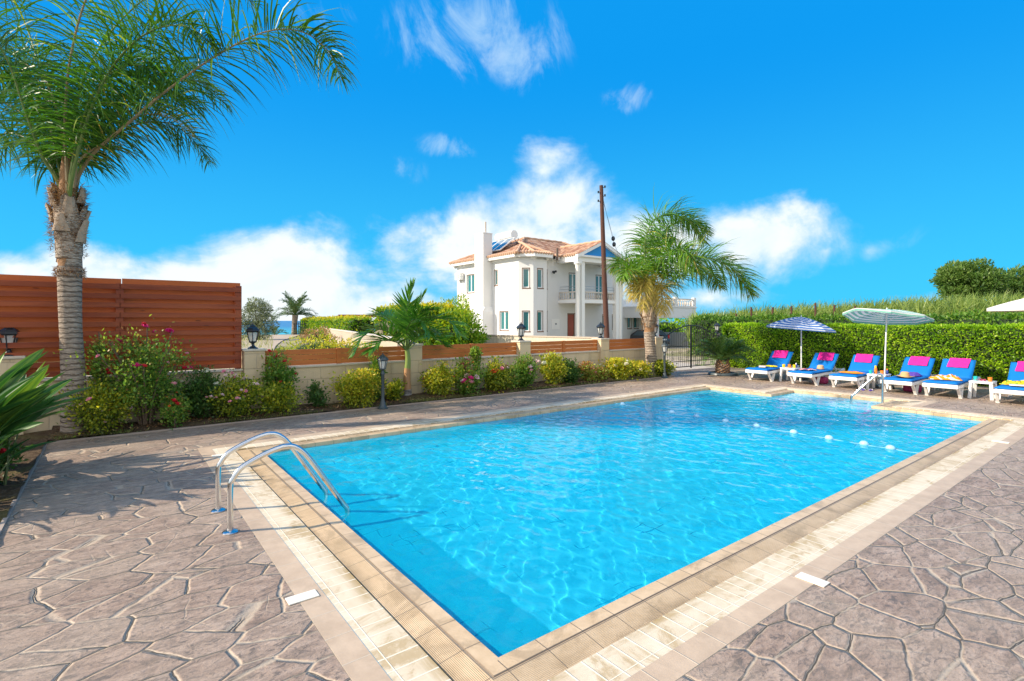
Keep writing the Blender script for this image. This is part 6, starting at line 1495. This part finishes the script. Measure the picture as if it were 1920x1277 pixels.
# --- cycad in its low ring by the gate
cyp = gp(1355, 703); cyp = Vector((cyp.x, cyp.y, 0))
cy_ = thing('cycad', 'dark green cycad with arching stiff fronds beside the gate', 'plant', cyp)
mb = MB(); mb.lathe([(.14, .0), (.17, .12), (.16, .3), (.11, .42), (0, .45)], 20); tr_ = mb.build('trunk', M_BOOT, cy_, smooth=True)
r_ = random.Random(8); mb = MB()
for k in range(90): az = k*2.4; z = .02+.4*k/90; rd = .165-.03*(z > .33); d = Vector((math.cos(az), math.sin(az), .9)).normalized(); mb.bar(Vector((rd*math.cos(az), rd*math.sin(az), z)), Vector((rd*math.cos(az), rd*math.sin(az), z))+d*.06, .045, .02)
mb.build('leaf_scars', M_FIB, tr_)
for k in range(46):
    az = k*2.4; el_ = .08+1.05*((k*.7549) % 1); L = 1.02*r_.uniform(.85, 1.05); d = Vector((math.cos(az)*math.cos(el_), math.sin(az)*math.cos(el_), math.sin(el_)*.9)); b0 = cyp+Vector((0, 0, .42))
    pts = [b0, b0+d*L*.35+Vector((0, 0, .05)), b0+d*L*.7+Vector((0, 0, .01)), b0+d*L+Vector((0, 0, -.22*math.cos(el_)))]
    frond(cy_, pts, 0, 34, .17, M_CYC, droop=.02, plum=.05, width=.024, start=.12, fwd=.6, K=2, rach=.009, seed=300+k, vee=.5, prof=lambda x: np.sin(np.clip(.15+.85*x, 0, 1)*math.pi*.95+.05)**.5)
ring = MB(); n = 40; ring.lathe([(.36, -.01), (.42, .02), (.40, .07), (.34, .085), (.31, .06), (.31, .02)], n); o = ring.build('planter_ring', M_GRY, smooth=True); o.location = cyp; tag(o, 'low dark ring planter around the cycad trunk', 'planter')
mb = MB(); mb.lathe([(0, .045), (.2, .05), (.325, .04)], 24); mb.build('soil', M_SOIL, o)
# ============================================================ hedges
def hedge(name, label, p, q, w, z0, z1, n, ls, M, seed, cat='hedge', rag=.04, group=None, round_=.0, blooms=None, tip=0):
    r = np.random.default_rng(seed); p, q = Vector(p), Vector(q); L = (q-p).length; d = (q-p).normalized(); s_ = Vector((-d.y, d.x, 0))
    o = thing(name, label, cat, (p.x, p.y, 0), math.atan2(d.y, d.x), group)
    mb = MB(); nx_ = max(4, int(L/.5)); nz_ = 6; vs = []; fs = []; prof = [(-.5, 0), (-.5, .5), (-.46, .9), (-.3, 1), (.3, 1), (.46, .9), (.5, .5), (.5, 0)]
    for i in range(nx_+1):
        for (y, z) in prof: vs.append((.12+(L-.24)*i/nx_, y*(w-.14)+r.normal()*.02, z0+(z1-z0-.08)*z+r.normal()*.015))
    k = len(prof)
    for i in range(nx_):
        for j in range(k-1): a = i*k+j; fs.append([a, a+k, a+k+1, a+1])
    fs.append(list(range(k))); fs.append([nx_*k+j for j in range(k)][::-1])
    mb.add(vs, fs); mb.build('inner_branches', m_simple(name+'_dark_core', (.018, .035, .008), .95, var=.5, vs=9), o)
    H_ = z1-z0; ar_ = np.array([L*H_, L*w, w*H_*6, L*H_*.35]); pr = ar_/ar_.sum(); kind = r.choice(4, n, p=pr); u = r.random(n); v = r.random(n); C = np.zeros((n, 3)); Nn = np.zeros((n, 3))
    for kk in range(4):
        m_ = kind == kk
        if kk == 0: C[m_] = np.stack([u[m_]*L, np.full(m_.sum(), -w/2), z0+v[m_]*H_], -1); Nn[m_] = (0, -1, 0)
        if kk == 1: C[m_] = np.stack([u[m_]*L, (v[m_]-.5)*w, np.full(m_.sum(), z1)], -1); Nn[m_] = (0, 0, 1)
        if kk == 2: C[m_] = np.stack([np.where(u[m_] < .5, 0, L), (u[m_]*2 % 1-.5)*w, z0+v[m_]*H_], -1); Nn[m_] = np.where((u[m_] < .5)[:, None], (-1, 0, 0), (1, 0, 0))
        if kk == 3: C[m_] = np.stack([u[m_]*L, np.full(m_.sum(), w/2), z0+v[m_]*H_], -1); Nn[m_] = (0, 1, 0)
    # round the top edges a little and roughen
    e = np.clip((C[:, 2]-(z1-.12))/.12, 0, 1); C[:, 1] *= 1-.10*e
    lump = np.sin(C[:, 0]*3.1+C[:, 2]*4)*np.sin(C[:, 0]*1.3+1)+.6*np.sin(C[:, 0]*7.7+C[:, 2]*9+C[:, 1]*6)
    C += Nn*(rag*(.6*lump+r.normal(size=n)*.55)[:, None]-.02)
    D = unit(Nn*.75+rdir(n, r)+np.array([0, 0, .35])); at_ = np.clip(.38+.22*r.random(n)+.13*lump+.16*r.normal(size=n), 0, 1)
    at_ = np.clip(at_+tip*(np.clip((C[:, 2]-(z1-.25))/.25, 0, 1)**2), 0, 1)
    if blooms is not None: at_ = np.where(r.random(n) < blooms, 1.0, at_)
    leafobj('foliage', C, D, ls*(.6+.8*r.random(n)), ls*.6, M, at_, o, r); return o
M_HEDGE2 = m_leaf('rear_hedge_leaf', [(0, (.03, .09, .01)), (.5, (.09, .22, .02)), (1, (.25, .38, .04))])
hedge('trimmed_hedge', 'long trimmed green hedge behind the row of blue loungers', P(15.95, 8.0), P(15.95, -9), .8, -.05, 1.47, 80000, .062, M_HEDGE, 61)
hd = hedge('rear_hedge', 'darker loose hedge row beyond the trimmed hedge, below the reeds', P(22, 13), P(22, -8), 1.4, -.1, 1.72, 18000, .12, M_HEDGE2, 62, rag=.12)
# the neighbours' clipped cypress hedges on the left
hedge('clipped_hedge', 'long low bright green clipped hedge above the roadside wall by the path', (-26.0, 66.5, 0), (-10.3, 36, 0), 1.8, -.3, 1.75, 9000, .20, M_THUJA, 63, rag=.12, tip=.5)
def blob_crown(parent, name, lobes, n, ls, M, seed, flat=.0, droop=0, wd=.5, up=.2, shell=.55):
    """foliage filling several overlapping lobes: (centre, radii)"""
    r = np.random.default_rng(seed); vol = np.array([l[1][0]*l[1][1]*l[1][2] for l in lobes])**.7; idx = r.choice(len(lobes), n, p=vol/vol.sum()); d = rdir(n, r)
    rad = shell+(1-shell)*r.random(n)**.5; cl = np.array([l[0] for l in lobes])[idx]; rr = np.array([l[1] for l in lobes])[idx]
    fr = 1+.13*np.sin(d[:, 0]*7+idx)+.13*np.sin(d[:, 2]*9+idx*2)+.1*np.sin(d[:, 1]*11+idx)
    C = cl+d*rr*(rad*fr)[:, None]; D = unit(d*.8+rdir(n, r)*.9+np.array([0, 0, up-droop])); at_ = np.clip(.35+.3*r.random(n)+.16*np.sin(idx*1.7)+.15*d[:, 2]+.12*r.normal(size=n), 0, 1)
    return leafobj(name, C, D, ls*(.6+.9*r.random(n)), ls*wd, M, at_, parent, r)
def tree(name, label, loc, trunk_h, lobes, n, ls, M, seed, group=None, tr=.25, **kw):
    o = thing(name, label, 'tree', loc, 0, group); mb = MB(); rr = random.Random(seed)
    top = Vector((rr.uniform(-.3, .3), 0, trunk_h)); mb.tube(curve([(0, 0, -.4), top*.5+Vector((.1, 0, 0)), top], 4), [tr*(1-.04*i) for i in range(9)], 10)
    for c, rd in lobes:
        c = Vector(c); mb.tube(curve([top*.8, top.lerp(c, .5)+Vector((0, 0, -.2)), c], 4), [tr*.5*(1-.09*i) for i in range(9)], 6)
    mb.build('trunk', M_BARK, o, smooth=True); blob_crown(o, 'crown', lobes, n, ls, M, seed, **kw); return o
def bushblob(name, label, loc, lobes, n, ls, M, seed, cat='bush', group=None, **kw):
    o = thing(name, label, cat, loc, 0, group); mb = MB()
    for c, rd in lobes:
        c = Vector(c); mb.tube([(c.x*.3, c.y*.3, -.3), c*.6, c], [.06, .04, .02], 6)
        mb.ball(c, 1, 12); 
        for v in mb.v[-(7*12):]: v.x = c.x+(v.x-c.x)*rd[0]*.62; v.y = c.y+(v.y-c.y)*rd[1]*.62; v.z = c.z+(v.z-c.z)*rd[2]*.62
    mb.build('inner_branches', m_simple(name+'_core', (.02, .045, .01), .95, var=.4, vs=5), o); blob_crown(o, 'foliage', lobes, n, ls, M, seed, **kw); return o
# big clipped cypress bush: left face and right rounded end
hedge('cypress_hedge', 'tall bright yellow-green cypress hedge left of the white villa', (-7.4, 31.2, 0), (-3.6, 27.2, 0), 1.7, -.3, 2.35, 9000, .16, M_THUJA, 64, rag=.13, tip=.5)
bushblob('cypress_bush', 'rounded yellow-tipped cypress bush at the corner of the villa wall', (-2.75, 26.6, -.4), [((0, 0, 1.3), (1.15, 1.1, 1.25)), ((-.8, .4, 1.5), (1.0, 1.0, 1.1)), ((.2, .1, .75), (1.15, 1.1, .9))], 8000, .17, M_THUJA, 65, group='cypress bushes', up=.5)
bushblob('cypress_bush', 'pale green rounded bush behind the cypress hedge beside the villa', (-3.6, 34, -.5), [((0, 0, 2.0), (1.4, 1.2, 1.5))], 2500, .16, M_THUJA, 66, group='cypress bushes', up=.5)
# ---- path side: bushes, dry grass
bushblob('low_bush', 'low leafy bush beside the sandy path just over the low fence', (-8.5, 22.5, -.3), [((0, 0, .55), (1.5, .9, .62)), ((1.4, -.2, .5), (1.2, .8, .6)), ((2.6, -.6, .4), (1.0, .8, .5))], 4200, .11, M_YELG, 67, group='wild bushes by the path')
bushblob('dry_bush', 'small rusty brown dry bush by the roadside wall', (-13.0, 35, -.2), [((0, 0, .55), (1.2, .8, .7))], 1600, .12, m_leaf('rusty_leaf', [(0, (.22, .12, .06)), (1, (.55, .33, .18))]), 68, group='wild bushes by the path')
bushblob('low_bush', 'grey green scrub between the date palm and the fence', (-10.4, 27.5, -.2), [((0, 0, .3), (1.1, .9, .4))], 1000, .11, M_TAMA, 69, group='wild bushes by the path')
def blades(name, label, cat, X, Y, Z, h, w, M, seed, lean=.35, K=3, kind='stuff', lowv=0):
    r = np.random.default_rng(seed); n = len(X); pos = np.stack([X, Y, Z], -1); D = unit(np.array([0, 0, 1.])+r.normal(size=(n, 3))*lean*.6+np.array([.12, 0, 0])); S = unit(np.cross(D, rdir(n, r))); hh = h*(.6+.6*r.random(n)); rows = []
    ws = np.linspace(1, .1, K+1)
    for k in range(K+1):
        rows += [pos-S*(w*ws[k]/2), pos+S*(w*ws[k]/2)]; pos = pos+D*(hh/K)[:, None]; D = unit(D+np.array([.1, 0, -.22])*lean+r.normal(size=(n, 3))*.12)
    V = np.stack(rows, 1).reshape(-1, 3); b = (np.arange(n)*(2*(K+1)))[:, None]; F = np.concatenate([b+np.array([[2*k, 2*k+1, 2*k+3, 2*k+2]]) for k in range(K)], 0)
    v0 = np.clip(.25+.5*r.random(n)+lowv, 0, 1); o = mkobj(name, V, F, M, attr=np.repeat(v0, 2*(K+1))); return tag(o, label, cat, kind=kind)
n = 9000; X = RNG.uniform(-17, -5.5, n); Y = RNG.uniform(11.5, 24, n); k_ = (X < -.5*Y-.3) & (X > -.95*Y) ; X, Y = X[k_], Y[k_]
blades('long_grass', 'pale long grass behind the fence end pillar by the path', 'grass', X, Y, terrain(X, Y), .5, .014, M_GRASS, 71)
n = 8000; X = RNG.uniform(-40, -8, n); Y = RNG.uniform(24, 56, n); k_ = (X < -.46*Y) & (X > -.9*Y); X, Y = X[k_], Y[k_]
blades('dry_grass', 'dry grass and scrub along the way to the beach', 'grass', X, Y, terrain(X, Y), .4, .03, M_GRASS, 72)
# ---- trees in the distance
tree('tamarisk_tree', 'grey-green tamarisk tree at the end of the tall red fence', (-21.4, 44, -.1), 1.5, [((0, 0, 2.3), (.85, 1.0, 1.1)), ((.7, 0, 1.5), (.75, .9, .9)), ((-.8, .3, 2.0), (.9, 1.0, 1.2)), ((.1, -.3, .8), (.9, 1.0, .7)), ((-.3, 0, 3.1), (.6, .7, .55)), ((.55, .1, 2.7), (.5, .6, .6)), ((-1.4, 0, 1.2), (.8, .8, .9))], 9000, .17, M_TAMA, 73, tr=.14, wd=.3, droop=.35, shell=.45)
dp0 = at(552, 628, 60)
dp_ = thing('date_palm', 'small date palm standing alone before the turquoise sea', 'palm tree', dp0)
ptrunk(dp_, [dp0+Vector((0, 0, -.3)), dp0+Vector((0, 0, 1.0)), dp0+Vector((.1, 0, 2.3))], [.34, .28, .33], M_PTR, bump_=.05)
r_ = random.Random(3)
for k in range(34):
    az = k*2.4; el_ = -.25+1.6*((k*.7549) % 1); L = 3.1*r_.uniform(.85, 1.05); d = Vector((math.cos(az)*math.cos(el_), math.sin(az)*math.cos(el_), math.sin(el_))); b0 = dp0+Vector((.1, 0, 2.3))
    frond(dp_, [b0, b0+d*L*.35+Vector((0, 0, .25)), b0+d*L*.7+Vector((0, 0, .15)), b0+d*L+Vector((0, 0, -.75*math.cos(el_)))], 0, 30, .6, M_DATE, droop=.05, plum=.3, width=.07, start=.12, fwd=.9, K=2, rach=.04, seed=400+k, vee=.4)
for k, (x, y) in enumerate(((-1.6, -1.5), (1.9, -2.0))):
    q0 = dp0+Vector((x, y, -.05)); o = thing('palm_seedling', ['small palm seedling at the left foot of the date palm', 'small palm seedling at the right foot of the date palm'][k], 'palm tree', q0, 0, 'palm seedlings')
    for j in range(12):
        az = j*2.4; el_ = .35+.9*((j*.7549) % 1); d = Vector((math.cos(az)*math.cos(el_), math.sin(az)*math.cos(el_), math.sin(el_))); L = 1.6
        frond(o, [q0, q0+d*L*.5+Vector((0, 0, .1)), q0+d*L+Vector((0, 0, -.35))], 0, 16, .35, M_DATE, droop=.05, plum=.3, width=.06, start=.15, fwd=.9, K=2, rach=.025, seed=450+j+k*20, vee=.4)
def round_tree(label, px, py, Y, rpx, seed, n):
    c = at(px, py, Y); R_ = rpx*Y/FPX; rr = random.Random(seed); lobes = [((0, 0, c.z), (R_*.75, R_*.6, R_*.55))]
    for k in range(9): a = rr.uniform(0, 6.28); q = rr.uniform(.45, .8)*R_; lobes.append(((q*math.cos(a)*1.05, q*math.sin(a)*.6, c.z+rr.uniform(-.5, .5)*R_), (R_*rr.uniform(.3, .45), R_*.4, R_*rr.uniform(.22, .34))))
    return tree('broad_tree', label, (c.x, Y, 0), c.z*.62, lobes, n, .34, M_PINE, seed, 'dark trees behind the reeds', .4, wd=.45, up=.45, shell=.62)
round_tree('broad dark green tree rising behind the reeds', 1822, 528, 58, 62, 81, 15000)
round_tree('second dark green tree cut off by the right edge behind the reeds', 1912, 535, 62, 55, 82, 13000)
# ---- reed bank
n = 46000; X = RNG.uniform(7, 62, n); Y = 26+RNG.random(n)*14; px_ = 960+X/Y*FPX; k_ = (px_ > 1290) & (px_ < 2200); X, Y, px_ = X[k_], Y[k_], px_[k_]
zt_ = np.interp(px_, [1290, 1400, 1600, 1750, 1900, 2200], [17, 30, 42, 53, 60, 60])*(.90+.07*np.sin(X*1.7)+.05*np.sin(X*4.1))/FPX*Y+CAMH; g0 = terrain(X, Y); tf_ = RNG.random(len(X))**.5
blades('reed_bank', 'tall pale green and yellow reeds behind the hedges', 'reeds', X, Y, g0+tf_*(zt_-g0-.66), .8, .068, M_REED, 83, lean=.75, K=3, lowv=-.1)
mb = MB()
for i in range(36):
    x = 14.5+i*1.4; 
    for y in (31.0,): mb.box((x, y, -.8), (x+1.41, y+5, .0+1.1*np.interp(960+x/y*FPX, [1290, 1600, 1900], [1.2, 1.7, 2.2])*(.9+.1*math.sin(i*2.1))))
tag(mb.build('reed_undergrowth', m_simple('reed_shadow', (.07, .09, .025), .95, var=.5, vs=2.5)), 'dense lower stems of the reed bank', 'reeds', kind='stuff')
# posts in the rear row
for k, (px, t_, b_) in enumerate(((1379, 588, 612), (1410, 576, 612), (1447, 576, 612), (1485, 574, 610), (1530, 568, 610), (1564, 572, 610), (1602, 574, 610))):
    Y = 25.0-k*.35; c = at(px, t_, Y); z0 = -.2; h = c.z-z0
    mb = MB(); le = random.Random(k).uniform(-.05, .05); mb.tube([(0, 0, 0), (le*.5, 0, h*.5), (le, 0, h)], [.055, .05, .045], 7); mb.tube([(-.12, 0, h*.86), (.12, 0, h*.86)], .015, 5)
    o = mb.build('vine_post', M_POLE, smooth=True); o.location = (c.x, Y, z0); tag(o, ['vine post nearest the gate, shortest of the row', 'second vine post from the gate', 'third vine post from the gate, above the left end of the trimmed hedge', 'fourth vine post from the gate, above the blue parasol', 'fifth vine post from the gate, just right of the blue parasol', 'sixth vine post from the gate, midway between the two striped parasols', 'vine post farthest right, behind the green parasol'][k], 'post', 'rusty posts behind the trimmed hedge')
# greenery and plants beyond the gate
bushblob('background_bush', 'leafy green bushes beyond the carport opening', (15.5, 53, -.7), [((0, 0, 1.2), (3.0, 1.5, 1.6)), ((4, 0, 1.3), (3, 1.5, 1.5)), ((8, -1, 1.2), (3, 1.5, 1.4))], 6000, .25, M_HEDGE, 85)
for k, (px, Y, h) in enumerate(((1316, 30, 1.25), (1345, 29, 1.2))):
    q = at(px, 601, Y); o = thing('folded_parasol', ['pale green folded parasol beyond the gate, left of the pair', 'pale green folded parasol beyond the gate, right of the pair'][k], 'parasol', (q.x, Y, -.55), 0, 'folded parasols beyond the gate')
    mb = MB(); mb.lathe([(.02, .9), (.16, .95), (.13, 1.3), (.05, 1.9), (0, 2.05)], 10, sy=.9); mb.build('canopy', m_simple('pale_green_fabric', (.35, .52, .46), .85, var=.15, vs=6), o, smooth=True); mb = MB(); mb.tube([(0, 0, 0), (0, 0, 2.1)], .02, 6); mb.build('pole', M_GRY, o)
